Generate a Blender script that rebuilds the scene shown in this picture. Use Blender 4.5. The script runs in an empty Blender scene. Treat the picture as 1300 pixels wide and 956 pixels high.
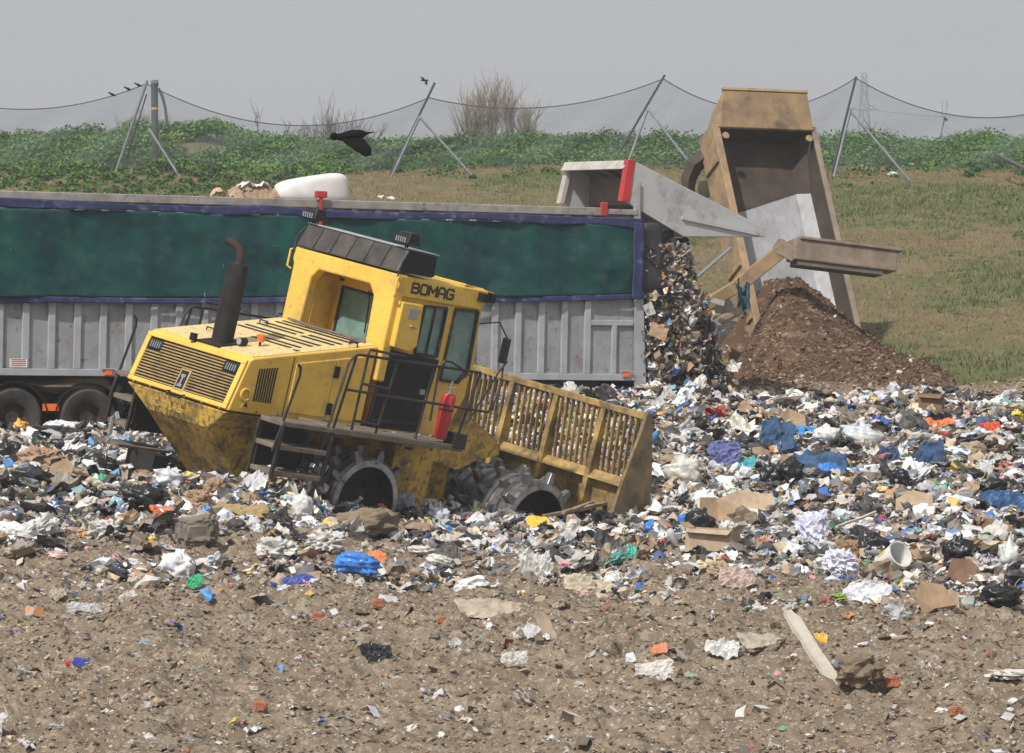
import bpy, math, random
import numpy as np
from mathutils import Vector, Matrix
R = math.radians
rnd = random.Random(7)
rng = np.random.default_rng(11)
scn = bpy.context.scene
COL = scn.collection

# ------------------------------------------------------------------ camera
F, CZ, HZ = 5600.0, 4.7, 300.0          # focal length in photo pixels, eye height, horizon row
pitch = math.atan((478 - HZ) / F)
cam_d = bpy.data.cameras.new('camera'); cam = bpy.data.objects.new('camera', cam_d); COL.objects.link(cam)
cam.location = (0, 0, CZ); cam.rotation_euler = (math.pi / 2 - pitch, 0, 0)
cam_d.sensor_width = 36; cam_d.lens = 36 * F / 1300; cam_d.clip_start = 0.5; cam_d.clip_end = 6000
scn.camera = cam
FW = np.array([0, math.cos(pitch), -math.sin(pitch)]); UP = np.array([0, math.sin(pitch), math.cos(pitch)]); RT = np.array([1., 0, 0])
C0 = np.array([0, 0, CZ])
def ray(px, py): return RT * (px - 650) / F + UP * (478 - py) / F + FW
def at(px, py, Y):
    d = ray(px, py); return C0 + d * (Y / d[1])

# ------------------------------------------------------------------ numpy noise
def _h(ix, iy, s):
    n = (ix * 374761393 + iy * 668265263 + s * 982451653) & 0xFFFFFFFF
    n = ((n ^ (n >> 13)) * 1274126177) & 0xFFFFFFFF
    return ((n ^ (n >> 16)) & 0xFFFF) / 65535.0
def vn(x, y, s=0):
    x = np.asarray(x, float); y = np.asarray(y, float)
    ix = np.floor(x).astype(np.int64); iy = np.floor(y).astype(np.int64)
    fx = x - ix; fy = y - iy; fx = fx * fx * (3 - 2 * fx); fy = fy * fy * (3 - 2 * fy)
    a = _h(ix, iy, s); b = _h(ix + 1, iy, s); c = _h(ix, iy + 1, s); d = _h(ix + 1, iy + 1, s)
    return (a + (b - a) * fx) * (1 - fy) + (c + (d - c) * fx) * fy
def fbm(x, y, s=0, o=4, g=0.5):
    t = 0; a = 1; n = 0
    for k in range(o):
        t = t + a * vn(x * 2 ** k, y * 2 ** k, s + k * 17); n += a; a *= g
    return t / n
def crumple(p, seed, freq=3.0, octs=4, ridge=True):
    r = np.random.default_rng(seed); v = np.zeros(len(p)); a = 1.0; n = 0
    for k in range(octs):
        for j in range(3):
            d = r.normal(size=3); d /= np.linalg.norm(d)
            w = np.sin(p @ d * freq * r.uniform(.7, 1.4) + r.uniform(0, 6.3) + 1.5 * np.sin(p[:, (j + 1) % 3] * freq * .7 + r.uniform(0, 6)))
            v += a * (1 - 2 * np.abs(w) if ridge else w); n += a
        freq *= 1.9; a *= .55
    return v / n * 1.8

# ------------------------------------------------------------------ object helpers
def link(o, parent=None):
    COL.objects.link(o)
    if parent is not None: o.parent = parent
    return o
def tag(o, label=None, cat=None, group=None, kind=None):
    if label: o['label'] = label
    if cat: o['category'] = cat
    if group: o['group'] = group
    if kind: o['kind'] = kind
    return o
def empty(name, m, label, cat, group=None):
    o = bpy.data.objects.new(name, None); COL.objects.link(o); o.matrix_world = m
    o.empty_display_size = .3
    return tag(o, label, cat, group)
def mesh_np(name, V, Fq, m, parent=None, smooth=False, col=None):
    """V (n,3), Fq (m,k) all faces of one size; col per face (m,3)"""
    me = bpy.data.meshes.new(name); V = np.asarray(V, np.float32); Fq = np.asarray(Fq, np.int32)
    k = Fq.shape[1]
    me.vertices.add(len(V)); me.vertices.foreach_set('co', V.ravel())
    me.loops.add(Fq.size); me.loops.foreach_set('vertex_index', Fq.ravel())
    me.polygons.add(len(Fq)); me.polygons.foreach_set('loop_start', np.arange(0, Fq.size, k, dtype=np.int32))
    me.polygons.foreach_set('use_smooth', np.full(len(Fq), smooth))
    me.update(calc_edges=True)
    if col is not None:
        ca = me.color_attributes.new('col', 'FLOAT_COLOR', 'CORNER')
        c4 = np.ones((len(Fq), k, 4), np.float32); c4[:, :, :3] = np.asarray(col, np.float32)[:, None, :]
        ca.data.foreach_set('color', c4.ravel())
    me.materials.append(m)
    return link(bpy.data.objects.new(name, me), parent)
class MB:
    def __init__(s): s.v = []; s.f = []
    def add(s, vs, fs):
        b = len(s.v); s.v += [tuple(float(c) for c in v) for v in vs]; s.f += [tuple(b + i for i in f) for f in fs]; return s
    def hexa(s, p):   # 8 corners: bottom ring 0-3, top ring 4-7
        return s.add(p, [(3, 2, 1, 0), (4, 5, 6, 7), (0, 1, 5, 4), (1, 2, 6, 5), (2, 3, 7, 6), (3, 0, 4, 7)])
    def box(s, x0, x1, y0, y1, z0, z1):
        return s.hexa([(x0, y0, z0), (x1, y0, z0), (x1, y1, z0), (x0, y1, z0), (x0, y0, z1), (x1, y0, z1), (x1, y1, z1), (x0, y1, z1)])
    def prism(s, poly, ax, a, b):
        """poly in the plane of the other two axes (cyclic order x,z for ax=y)"""
        def pt(p, t):
            return (p[0], t, p[1]) if ax == 'y' else ((t, p[0], p[1]) if ax == 'x' else (p[0], p[1], t))
        n = len(poly); vs = [pt(p, a) for p in poly] + [pt(p, b) for p in poly]
        fs = [tuple(range(n - 1, -1, -1)), tuple(range(n, 2 * n))] + [(i, (i + 1) % n, n + (i + 1) % n, n + i) for i in range(n)]
        return s.add(vs, fs)
    def bar(s, a, b, w, h=None, up=(0, 0, 1)):
        h = h or w; a = Vector(a); b = Vector(b); d = (b - a).normalized(); u = Vector(up)
        if abs(d.dot(u)) > .98: u = Vector((0, 1, 0))
        x = d.cross(u).normalized(); u = x.cross(d).normalized(); x = x * w / 2; u = u * h / 2
        return s.hexa([a - x - u, a + x - u, b + x - u, b - x - u, a - x + u, a + x + u, b + x + u, b - x + u])
    def tube(s, pts, r, n=8, caps=True):
        pts = [Vector(p) for p in pts]; rs = r if isinstance(r, (list, tuple)) else [r] * len(pts)
        prev = None; b = len(s.v)
        for i, p in enumerate(pts):
            d = (pts[min(i + 1, len(pts) - 1)] - pts[max(i - 1, 0)]).normalized()
            if prev is None:
                x = d.cross(Vector((0, 0, 1)))
                if x.length < .1: x = d.cross(Vector((1, 0, 0)))
            else: x = prev - d * prev.dot(d)
            x.normalize(); prev = x; y = d.cross(x)
            for k in range(n):
                t = 2 * math.pi * k / n; s.v.append(tuple(p + (x * math.cos(t) + y * math.sin(t)) * rs[i]))
        for i in range(len(pts) - 1):
            for k in range(n):
                s.f.append((b + i * n + k, b + i * n + (k + 1) % n, b + (i + 1) * n + (k + 1) % n, b + (i + 1) * n + k))
        if caps:
            s.f.append(tuple(b + k for k in range(n - 1, -1, -1))); s.f.append(tuple(b + (len(pts) - 1) * n + k for k in range(n)))
        return s
    def lathe(s, prof, c=(0, 0, 0), ax='z', n=32, a0=0, a1=2 * math.pi):
        """prof: list of (r, t) along the axis"""
        b = len(s.v); full = abs(a1 - a0 - 2 * math.pi) < 1e-6; m = n if full else n + 1
        for r, t in prof:
            for k in range(m):
                q = a0 + (a1 - a0) * k / n; u, w = r * math.cos(q), r * math.sin(q)
                p = {'z': (u, w, t), 'y': (u, t, w), 'x': (t, u, w)}[ax]
                s.v.append((c[0] + p[0], c[1] + p[1], c[2] + p[2]))
        for i in range(len(prof) - 1):
            for k in range(n):
                k2 = (k + 1) % m if full else k + 1
                s.f.append((b + i * m + k, b + i * m + k2, b + (i + 1) * m + k2, b + (i + 1) * m + k))
        return s
    def build(s, name, m, parent=None, bevel=0, smooth=False, off=(0, 0, 0), autos=None):
        me = bpy.data.meshes.new(name)
        me.from_pydata([(v[0] - off[0], v[1] - off[1], v[2] - off[2]) for v in s.v], [], s.f)
        import bmesh
        bm = bmesh.new(); bm.from_mesh(me); bmesh.ops.recalc_face_normals(bm, faces=bm.faces); bm.to_mesh(me); bm.free()
        me.materials.append(m); o = link(bpy.data.objects.new(name, me), parent)
        if smooth:
            for p in me.polygons: p.use_smooth = True
            me.set_sharp_from_angle(angle=R(autos or 40))
        if bevel:
            bv = o.modifiers.new('bevel', 'BEVEL'); bv.width = bevel; bv.segments = 2; bv.limit_method = 'ANGLE'; bv.angle_limit = R(35)
        return o

# ------------------------------------------------------------------ materials
def mat(name, c, rough=.6, metal=0., c2=None, nscale=2., nlo=.35, nhi=.65, dirt=None, dscale=1.5, dlo=.55, dhi=.7, bump=0., bscale=30., attr=False, spec=.5, trans=0., streak=None, damt=1.0, sub=0., speck=None, sscale=26, slo=.62, shi=.68, sstretch=(1, 1, 1)):
    m = bpy.data.materials.new(name); m.use_nodes = True; nt = m.node_tree; N = nt.nodes; L = nt.links
    b = N['Principled BSDF']; b.inputs['Roughness'].default_value = rough; b.inputs['Metallic'].default_value = metal
    b.inputs['Specular IOR Level'].default_value = spec
    if trans: b.inputs['Transmission Weight'].default_value = trans
    if sub:
        b.inputs['Subsurface Weight'].default_value = sub; b.inputs['Subsurface Radius'].default_value = (.05, .05, .05)
    tc = N.new('ShaderNodeTexCoord'); out = None
    def noise(sc, det=5, vec=None, rgh=.6):
        n = N.new('ShaderNodeTexNoise'); n.inputs['Scale'].default_value = sc; n.inputs['Detail'].default_value = det; n.inputs['Roughness'].default_value = rgh
        L.new(vec or tc.outputs['Object'], n.inputs['Vector']); return n.outputs['Fac']
    def ramp(f, lo, hi, amt=1.):
        r = N.new('ShaderNodeMapRange'); r.inputs['From Min'].default_value = lo; r.inputs['From Max'].default_value = hi; r.inputs['To Max'].default_value = amt; r.clamp = True
        L.new(f, r.inputs['Value']); return r.outputs['Result']
    def mix(f, a, bb):
        x = N.new('ShaderNodeMix'); x.data_type = 'RGBA'; L.new(f, x.inputs['Factor'])
        for k, q in (('A', a), ('B', bb)):
            i = [s for s in x.inputs if s.name == k and s.type == 'RGBA'][0]
            if hasattr(q, 'links'): L.new(q, i)
            else: i.default_value = (*q, 1)
        return [s for s in x.outputs if s.type == 'RGBA'][0]
    if attr:
        a = N.new('ShaderNodeVertexColor'); a.layer_name = 'col'; out = a.outputs['Color']
        if c2 is not None: out = mix(ramp(noise(nscale), nlo, nhi, .6), out, c2)
    elif c2 is not None: out = mix(ramp(noise(nscale), nlo, nhi), c, c2)
    else: b.inputs['Base Color'].default_value = (*c, 1)
    if streak is not None:      # long stains running along local z
        mp = N.new('ShaderNodeMapping'); mp.inputs['Scale'].default_value = (6, 6, .5); L.new(tc.outputs['Object'], mp.inputs['Vector'])
        out = mix(ramp(noise(1.3, 4, mp.outputs['Vector']), .52, .72, .6), out or c, streak)
    if dirt is not None:
        out = mix(ramp(noise(dscale, 8, None, .7), dlo, dhi, damt), out or c, dirt)
        rr = ramp(noise(dscale, 8, None, .7), dlo, dhi, 1)
        mr = N.new('ShaderNodeMapRange'); mr.inputs['To Min'].default_value = rough; mr.inputs['To Max'].default_value = max(rough, .85); L.new(rr, mr.inputs['Value']); L.new(mr.outputs['Result'], b.inputs['Roughness'])
    if speck is not None:
        mp2 = N.new('ShaderNodeMapping'); mp2.inputs['Scale'].default_value = sstretch; mp2.inputs['Rotation'].default_value = (.3, .2, .4); L.new(tc.outputs['Object'], mp2.inputs['Vector'])
        out = mix(ramp(noise(sscale, 3, mp2.outputs['Vector'], .5), slo, shi, .75), out or c, speck)
    if out is not None: L.new(out, b.inputs['Base Color'])
    if bump:
        bp = N.new('ShaderNodeBump'); bp.inputs['Strength'].default_value = min(bump, 1); bp.inputs['Distance'].default_value = .02
        L.new(noise(bscale, 4), bp.inputs['Height']); L.new(bp.outputs['Normal'], b.inputs['Normal'])
    return m
MUDC = (.17, .125, .085); DUST = (.27, .21, .15)
M = dict(
    yellow=mat('yellow_paint', (.79, .52, .085), .42, c2=(.70, .44, .065), nscale=1.3, dirt=(.36, .26, .12), dscale=3.2, dlo=.50, dhi=.78, damt=.8, bump=.08, bscale=8, speck=(.30, .21, .09), sscale=16, slo=.64, shi=.74),
    yellow_top=mat('yellow_paint_dusty', (.78, .59, .24), .55, c2=(.64, .50, .27), nscale=3, dirt=(.30, .22, .13), dscale=9, dlo=.52, dhi=.72, damt=.8, speck=(.16, .12, .07), sscale=20, slo=.60, shi=.68),
    yellow_dirty=mat('yellow_paint_muddy', (.66, .42, .06), .5, c2=(.46, .29, .06), nscale=1.6, dirt=(.085, .062, .035), dscale=2.1, dlo=.47, dhi=.66, bump=.35, bscale=14, streak=(.2, .14, .07), speck=(.13, .09, .05), sscale=11, slo=.53, shi=.62),
    blade=mat('blade_paint_worn', (.50, .32, .08), .7, c2=(.36, .24, .09), nscale=2.5, dirt=(.12, .082, .045), dscale=2.6, dlo=.40, dhi=.62, bump=.2, bscale=20),
    blade_low=mat('blade_steel_muddy', (.26, .19, .09), .6, c2=(.17, .125, .075), nscale=2.5, dirt=(.07, .06, .05), dscale=1.6, dlo=.45, dhi=.65, bump=.25, bscale=15, streak=(.45, .31, .06)),
    black=mat('black_paint', (.010, .010, .012), .5, dirt=(.08, .065, .05), dscale=4, dlo=.58, dhi=.85, damt=.6, spec=.3),
    visor=mat('dusty_grey_black_panel', (.028, .027, .027), .5, c2=(.075, .06, .05), nscale=3, dirt=(.15, .12, .09), dscale=5, dlo=.5, dhi=.8, damt=.5),
    rail=mat('dark_rail_paint', (.014, .014, .016), .5, dirt=(.14, .11, .08), dscale=9, dlo=.55, dhi=.75),
    step=mat('muddy_steel_step', (.10, .085, .07), .75, c2=(.20, .16, .12), nscale=5, bump=.3, bscale=25),
    steel=mat('worn_drum_steel', (.24, .24, .25), .36, .65, c2=(.17, .165, .165), nscale=4, dirt=(.09, .075, .06), dscale=5, dlo=.48, dhi=.66, bump=.3, bscale=18),
    rimsteel=mat('scuffed_drum_rim', (.42, .42, .43), .35, .6, c2=(.24, .23, .22), nscale=6, dirt=(.10, .08, .06), dscale=6, dlo=.52, dhi=.68),
    hollow=mat('shaded_hollow_steel', (.012, .011, .010), .8, dirt=(.05, .04, .03), dscale=4, dlo=.5, dhi=.7),  # near-black colour paints the shade of openings, recesses and underframe
    exhaust=mat('sooty_silencer_steel', (.010, .009, .009), .7, c2=(.022, .018, .017), nscale=5, bump=.1, bscale=15, streak=(.06, .045, .035), spec=.25),
    rust=mat('rusty_pipe', (.055, .032, .023), .8, c2=(.03, .02, .016), nscale=7),
    glass=mat('greenish_cab_glass', (.10, .20, .17), .08, c2=(.20, .33, .29), nscale=3, nlo=.3, nhi=.7, spec=.8, dirt=(.36, .40, .36), dscale=5, dlo=.55, dhi=.85, damt=.5),
    rubber=mat('black_rubber', (.025, .025, .026), .7, dirt=(.13, .11, .09), dscale=5, dlo=.5, dhi=.7),
    tyre=mat('dusty_tyre', (.022, .021, .020), .85, c2=(.06, .052, .045), nscale=2.5, bump=.4, bscale=30),
    red=mat('red_paint', (.50, .025, .03), .4, c2=(.40, .03, .03), nscale=4, dirt=(.28, .10, .07), dscale=5, dlo=.55, dhi=.8),
    orange=mat('orange_lens', (.85, .16, .03), .3),
    chrome=mat('grey_metal', (.42, .42, .42), .35, .7),
    slat=mat('dirty_yellow_slat', (.50, .35, .13), .55, c2=(.38, .27, .12), nscale=5, dirt=(.10, .08, .06), dscale=4, dlo=.52, dhi=.72),
    ink=mat('black_lettering', (.02, .02, .02), .5),
    ghost=mat('worn_ghost_lettering', (.50, .35, .10), .5, c2=(.62, .42, .10), nscale=12),
    lens=mat('lamp_glass', (.30, .33, .36), .12, spec=.9),
    tgrey=mat('grey_trailer_aluminium', (.34, .35, .37), .5, .15, c2=(.27, .28, .30), nscale=1.4, dirt=(.20, .17, .14), dscale=2.4, dlo=.48, dhi=.72, damt=.85, streak=(.22, .19, .16), speck=(.14, .10, .07), sscale=9, slo=.64, shi=.70),
    trib=mat('grey_trailer_rib', (.42, .43, .45), .5, .15, c2=(.33, .34, .35), nscale=2.4, dirt=(.22, .19, .15), dscale=3, dlo=.55, dhi=.75, damt=.7),
    trail=mat('weathered_top_rail', (.34, .31, .28), .75, c2=(.22, .20, .18), nscale=4, dirt=(.12, .1, .08), dscale=7, dlo=.55, dhi=.7),
    tarp=mat('green_mesh_tarpaulin', (.004, .068, .056), .75, c2=(.005, .034, .042), nscale=1.1, dirt=(.045, .10, .09), dscale=2.6, dlo=.50, dhi=.75, damt=.7, streak=(.015, .035, .045), bump=.35, bscale=9, spec=.25, speck=(.30, .36, .34), sscale=9, slo=.74, shi=.755, sstretch=(2.5, 2.5, .6)),
    tblue=mat('blue_tarp_hem', (.016, .021, .085), .65, c2=(.035, .042, .12), nscale=5, dirt=(.26, .26, .31), dscale=5, dlo=.55, dhi=.72, damt=.7, bump=.5, bscale=12),
    tcream=mat('dirty_white_enamel', (.50, .48, .44), .6, c2=(.38, .355, .32), nscale=3, dirt=(.2, .17, .14), dscale=4, dlo=.55, dhi=.75),
    inner=mat('dark_brown_interior', (.10, .085, .075), .8, c2=(.16, .13, .11), nscale=3, bump=.2),  # dark brown tone for the tailgate inside and the tipper's lower lip
    cream_skin=mat('pale_grey_tailgate_skin', (.46, .46, .46), .45, .1, c2=(.38, .375, .37), nscale=1.6, dirt=(.17, .145, .12), dscale=1.7, dlo=.52, dhi=.72),
    white=mat('white_plastic', (.72, .72, .70), .45, c2=(.60, .58, .54), nscale=3),
    rubberflap=mat('black_rubber_flap', (.03, .031, .034), .55, dirt=(.12, .11, .10), dscale=2.5, dlo=.5, dhi=.8, damt=.6, bump=.2),
    dumpyel=mat('faded_ochre_dumper_paint', (.37, .25, .125), .7, c2=(.26, .18, .11), nscale=2.6, dirt=(.13, .088, .06), dscale=1.6, dlo=.48, dhi=.68, bump=.15, bscale=12, streak=(.24, .17, .11)),
    dumpin=mat('shaded_earthy_dumper_wall', (.038, .027, .020), .85, c2=(.075, .054, .040), nscale=2, bump=.3, bscale=12),  # earth brown, darkened to carry the shade inside the tipped body
    dumpfloor=mat('scoured_bright_floor', (.38, .38, .40), .65, .05, c2=(.25, .245, .26), nscale=1.5, streak=(.25, .2, .17)),
    dumpgrey=mat('muddy_tailgate_beam', (.27, .21, .155), .8, c2=(.17, .13, .095), nscale=3, bump=.3, bscale=15),
    pole=mat('galvanised_pole', (.22, .235, .25), .6, .2, c2=(.15, .16, .18), nscale=5),
    poled=mat('dark_pole', (.07, .075, .08), .6),
    wood=mat('weathered_wood', (.34, .26, .18), .8, c2=(.22, .16, .11), nscale=4, bump=.3, streak=(.15, .11, .08)),
    woodw=mat('pale_splintered_wood', (.58, .53, .46), .8, c2=(.44, .39, .32), nscale=5, bump=.3),
    card=mat('brown_cardboard', (.36, .24, .145), .85, c2=(.27, .18, .11), nscale=3, bump=.1),
    bird=mat('black_feathers', (.004, .004, .005), .75, spec=.1),
    bark=mat('pale_brown_bark', (.26, .21, .175), .9), barkg=mat('grey_brown_bark', (.15, .135, .12), .9),
    litter=mat('mixed_litter', (.5, .5, .5), .6, attr=True, c2=(.20, .16, .12), nscale=6, nlo=.46, nhi=.74, spec=.4),
    clod=mat('earth_clod', (.2, .15, .1), .95, attr=True, spec=.15),
    leaf=mat('green_leaf', (.05, .1, .03), .6, attr=True, spec=.3),
)
def plain(name, c, rough=.5, **k): 
    if name not in M: M[name] = mat(name, c, rough, c2=tuple(x * .72 for x in c), nscale=6, dirt=MUDC, dscale=5, dlo=.62, dhi=.8, damt=.7, bump=.15, bscale=30, **k)
    return M[name]

# ------------------------------------------------------------------ terrain
def base_z(x, y):
    YL = [30, 56, 60, 63, 66, 70, 74, 79, 83, 92, 140]; ZL = [-.05, 0, .5, .80, .90, .98, 1.12, 1.45, 1.6, 1.78, 6.7]
    YR = [30, 56, 62, 67, 70, 74, 79, 83, 92, 140];     ZR = [-.1, -.02, .12, .27, .48, .95, 1.55, 1.62, 1.78, 6.7]
    l = np.interp(y, YL, ZL); r = np.interp(y, YR, ZR)
    t = np.clip((x + 4.2) / 3.6, 0, 1); t = t * t * (3 - 2 * t)
    z = l * (1 - t) + r * t
    bank = np.interp(y, [140, 143, 148, 152, 162, 200, 260, 1300], [0, .2, .75, .95, .85, -2.8, -6.7, -6.7])
    far = np.where(y > 140, bank, 0)
    edge = np.interp(x, [-400, -22, -17, -13, -10.5, -8.5, -6, -3, 0, 8, 40, 400], [.1, .15, .12, .22, .5, .15, -.25, -.25, .0, .0, 0, 0])
    bump = np.interp(y, [134, 142, 150, 160, 200], [0, .4, 1, 1, 0])
    dip = .42 * np.exp(-(((x - 1.0) / 2.2) ** 2 + ((y - 69.0) / 3.0) ** 2))
    dip = dip + .24 * np.exp(-(((x + 2.2) / 1.6) ** 2 + ((y - 65.2) / 1.8) ** 2))
    return z - dip + far + edge * bump * (.6 + .8 * vn(x * .25, 3.3, 5))
def bound(x):      # where the rubbish ends towards the camera
    xx = np.interp(x, [-12, -8, -4, 0, 2, 4, 8, 14], [60.5, 60.2, 60.8, 61.5, 60.0, 58.4, 57.2, 57.0])
    return xx + 2.2 * (vn(x * .9, 1.7, 8) - .5)
def ground_z(x, y):
    near = np.clip((95 - y) / 10, 0, 1)
    n = .28 * (fbm(x * .45, y * .45, 1, 3) - .5) + .16 * (fbm(x * 1.9, y * 1.9, 2, 3) - .5)
    r = .16 - np.abs(fbm(x * 3.2, y * 3.2, 3, 4) - .5) * .60 + .09 * (vn(x * 8, y * 8, 14) - .5) + .16 * np.clip(fbm(x * 1.6, y * 1.2, 19, 4) - .55, 0, 1)
    rut = .05 * np.sin(y * 2.1 + 1.5 * vn(x * .3, y * .3, 31)) * np.clip((60 - y) / 6, 0, 1)
    for yc, ph_ in ((51.5, 0), (54.6, 1.7), (47.0, .6), (43.5, 2.2)):
        ycx = yc + .06 * x; bnd = np.exp(-((y - ycx) / .55) ** 4); rut = rut - bnd * .07 + bnd * .055 * np.clip(np.sin(x * 15 + (y - ycx) * 5 + ph_) * 2, -1, 1) * (vn(x * .7, y * .7, 44) > .35)
    hum = .5 * (fbm(x * .35 + 9, y * .35, 12, 2) - .5) * np.clip((y - 60) / 6, 0, 1) * near
    hill = (1 - near) * (.35 * (fbm(x * .12, y * .12, 4, 4) - .5) + .12 * (fbm(x * 1.1, y * .8, 6, 3) - .5))
    rise = np.clip((95 - y) / 6, 0, 1)
    return base_z(x, y) + near * (n + r) + rut + hum + hill
xs = np.unique(np.concatenate([np.linspace(-420, -40, 20), np.linspace(-40, -15, 45), np.linspace(-15, 15, 470), np.linspace(15, 40, 45), np.linspace(40, 420, 20)]))
ys = np.unique(np.concatenate([np.linspace(-30, 36, 16), np.linspace(36, 84, 760), np.linspace(84, 170, 190), np.linspace(170, 1150, 30)]))
X, Y = np.meshgrid(xs, ys); Z = ground_z(X, Y)
V = np.stack([X.ravel(), Y.ravel(), Z.ravel()], 1); nx, ny = len(xs), len(ys)
i = (np.arange(ny - 1)[:, None] * nx + np.arange(nx - 1)[None, :]).ravel()
gm = bpy.data.materials.new('landfill_earth_and_grass'); gm.use_nodes = True
def ground_mat(m):
    nt = m.node_tree; N = nt.nodes; L = nt.links; b = N['Principled BSDF']; b.inputs['Roughness'].default_value = .95; b.inputs['Specular IOR Level'].default_value = .15
    geo = N.new('ShaderNodeNewGeometry'); pos = geo.outputs['Position']
    sep = N.new('ShaderNodeSeparateXYZ'); L.new(pos, sep.inputs[0])
    def noise(sc, det=6, r=.65, vec=None):
        n = N.new('ShaderNodeTexNoise'); n.inputs['Scale'].default_value = sc; n.inputs['Detail'].default_value = det; n.inputs['Roughness'].default_value = r; L.new(vec or pos, n.inputs['Vector']); return n.outputs['Fac']
    def mr(f, a, bb, lo=0, hi=1):
        r = N.new('ShaderNodeMapRange'); r.inputs['From Min'].default_value = a; r.inputs['From Max'].default_value = bb; r.inputs['To Min'].default_value = lo; r.inputs['To Max'].default_value = hi; L.new(f, r.inputs['Value']); return r.outputs['Result']
    def mix(f, a, c):
        x = N.new('ShaderNodeMix'); x.data_type = 'RGBA'; L.new(f, x.inputs['Factor'])
        for k, q in (('A', a), ('B', c)):
            ii = [s for s in x.inputs if s.name == k and s.type == 'RGBA'][0]
            if hasattr(q, 'links'): L.new(q, ii)
            else: ii.default_value = (*q, 1)
        return [s for s in x.outputs if s.type == 'RGBA'][0]
    def math_(op, a, bv):
        x = N.new('ShaderNodeMath'); x.operation = op
        for k, q in ((0, a), (1, bv)):
            if hasattr(q, 'links'): L.new(q, x.inputs[k])
            else: x.inputs[k].default_value = q
        return x.outputs[0]
    mud = mix(mr(noise(1.2), .35, .65), (.245, .192, .136), (.165, .122, .086))
    mud = mix(mr(noise(9), .5, .66), mud, (.32, .265, .205))
    mud = mix(mr(noise(24, 3), .60, .66), mud, (.50, .45, .39))
    mud = mix(mr(noise(5.5, 4), .56, .70), mud, (.085, .062, .045))
    gr = mix(mr(noise(.22, 5), .40, .62), (.165, .125, .065), (.098, .108, .042))
    mp = N.new('ShaderNodeMapping'); mp.inputs['Scale'].default_value = (1, .35, 1); L.new(pos, mp.inputs['Vector'])
    gr = mix(mr(noise(1.6, 6, .7, mp.outputs['Vector']), .42, .68), gr, (.19, .145, .085))
    gr = mix(mr(noise(6, 4), .5, .8), gr, (.05, .085, .02))
    gr = mix(mr(noise(.5, 3), .60, .72), gr, (.15, .115, .075))
    s = math_('ADD', sep.outputs['Y'], mr(noise(.35, 4), .3, .7, -3.5, 3.5))
    b.inputs['Base Color'].default_value = (1, 1, 1, 1)
    L.new(mix(mr(s, 84.5, 87), mud, gr), b.inputs['Base Color'])
    bp = N.new('ShaderNodeBump'); bp.inputs['Strength'].default_value = .7; bp.inputs['Distance'].default_value = .03; L.new(noise(26, 5, .7), bp.inputs['Height']); L.new(bp.outputs['Normal'], b.inputs['Normal'])
ground_mat(gm)
g = mesh_np('ground', V, np.stack([i, i + 1, i + nx + 1, i + nx], 1), gm, smooth=True); tag(g, kind='structure')
def hit(px, py, y0=36, y1=83):       # where the sight line of a photo pixel meets the ground
    Ys = np.arange(y0, y1, .05); d = ray(px, py); t = Ys / d[1]
    xx = d[0] * t; zz = CZ + d[2] * t; k = np.argmax(zz < ground_z(xx, Ys)); 
    if k == 0: k = len(Ys) - 1
    return np.array([xx[k], Ys[k], float(ground_z(xx[k], Ys[k]))])

# ------------------------------------------------------------------ litter scatter machinery
def ico(n):
    import bmesh
    bm = bmesh.new(); bmesh.ops.create_icosphere(bm, subdivisions=n, radius=1); v = np.array([q.co[:] for q in bm.verts]); f = np.array([[w.index for w in q.verts] for q in bm.faces]); bm.free(); return v, f
IC = {k: ico(k) for k in (1, 2, 3, 4)}
def grid(nu, nv):
    u, v = np.meshgrid(np.linspace(-1, 1, nu), np.linspace(-1, 1, nv)); P = np.stack([u.ravel(), v.ravel(), 0 * u.ravel()], 1)
    a = (np.arange(nv - 1)[:, None] * nu + np.arange(nu - 1)[None]).ravel()
    return P, np.concatenate([np.stack([a, a + 1, a + nu + 1], 1), np.stack([a, a + nu + 1, a + nu], 1)])
def crumpled_lump(seed, sub=2, flat=.6, amp=.45, freq=2.2):
    v, f = IC[sub]; v = v.copy(); d = 1 + amp * crumple(v, seed, freq, 3); r = np.random.default_rng(seed + 5)
    v = v * d[:, None] * np.array([1, r.uniform(.55, .95), flat * r.uniform(.6, 1.1)]); return v, f
def crumpled_sheet(seed, n=7, amp=.45, freq=2.8):
    v, f = grid(n, n); r = np.random.default_rng(seed); v = v.copy(); v[:, :2] += r.uniform(-.12, .12, (len(v), 2))
    v[:, 1] *= r.uniform(.45, 1); v[:, 2] = amp * crumple(v, seed, freq, 3); return v, f
def folded_card(seed):
    r = np.random.default_rng(seed); a = r.uniform(.2, .9); w = r.uniform(.4, .9)
    v = np.array([[-1, -w, 0], [0, -w * r.uniform(.7, 1.1), a], [1, -w, 0], [-1, w, 0.02], [0.1, w, a], [1, w * r.uniform(.6, 1), 0.05]]); v2 = v.copy(); v2[:, 2] -= .05
    V = np.concatenate([v, v2]); f = [[0, 1, 4], [0, 4, 3], [1, 2, 5], [1, 5, 4]]
    F_ = f + [[q[0] + 6, q[2] + 6, q[1] + 6] for q in f] + [[0, 6, 7], [0, 7, 1], [1, 7, 8], [1, 8, 2], [3, 4, 10], [3, 10, 9], [4, 5, 11], [4, 11, 10], [2, 8, 11], [2, 11, 5], [0, 3, 9], [0, 9, 6]]
    return V, np.array(F_)
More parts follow.
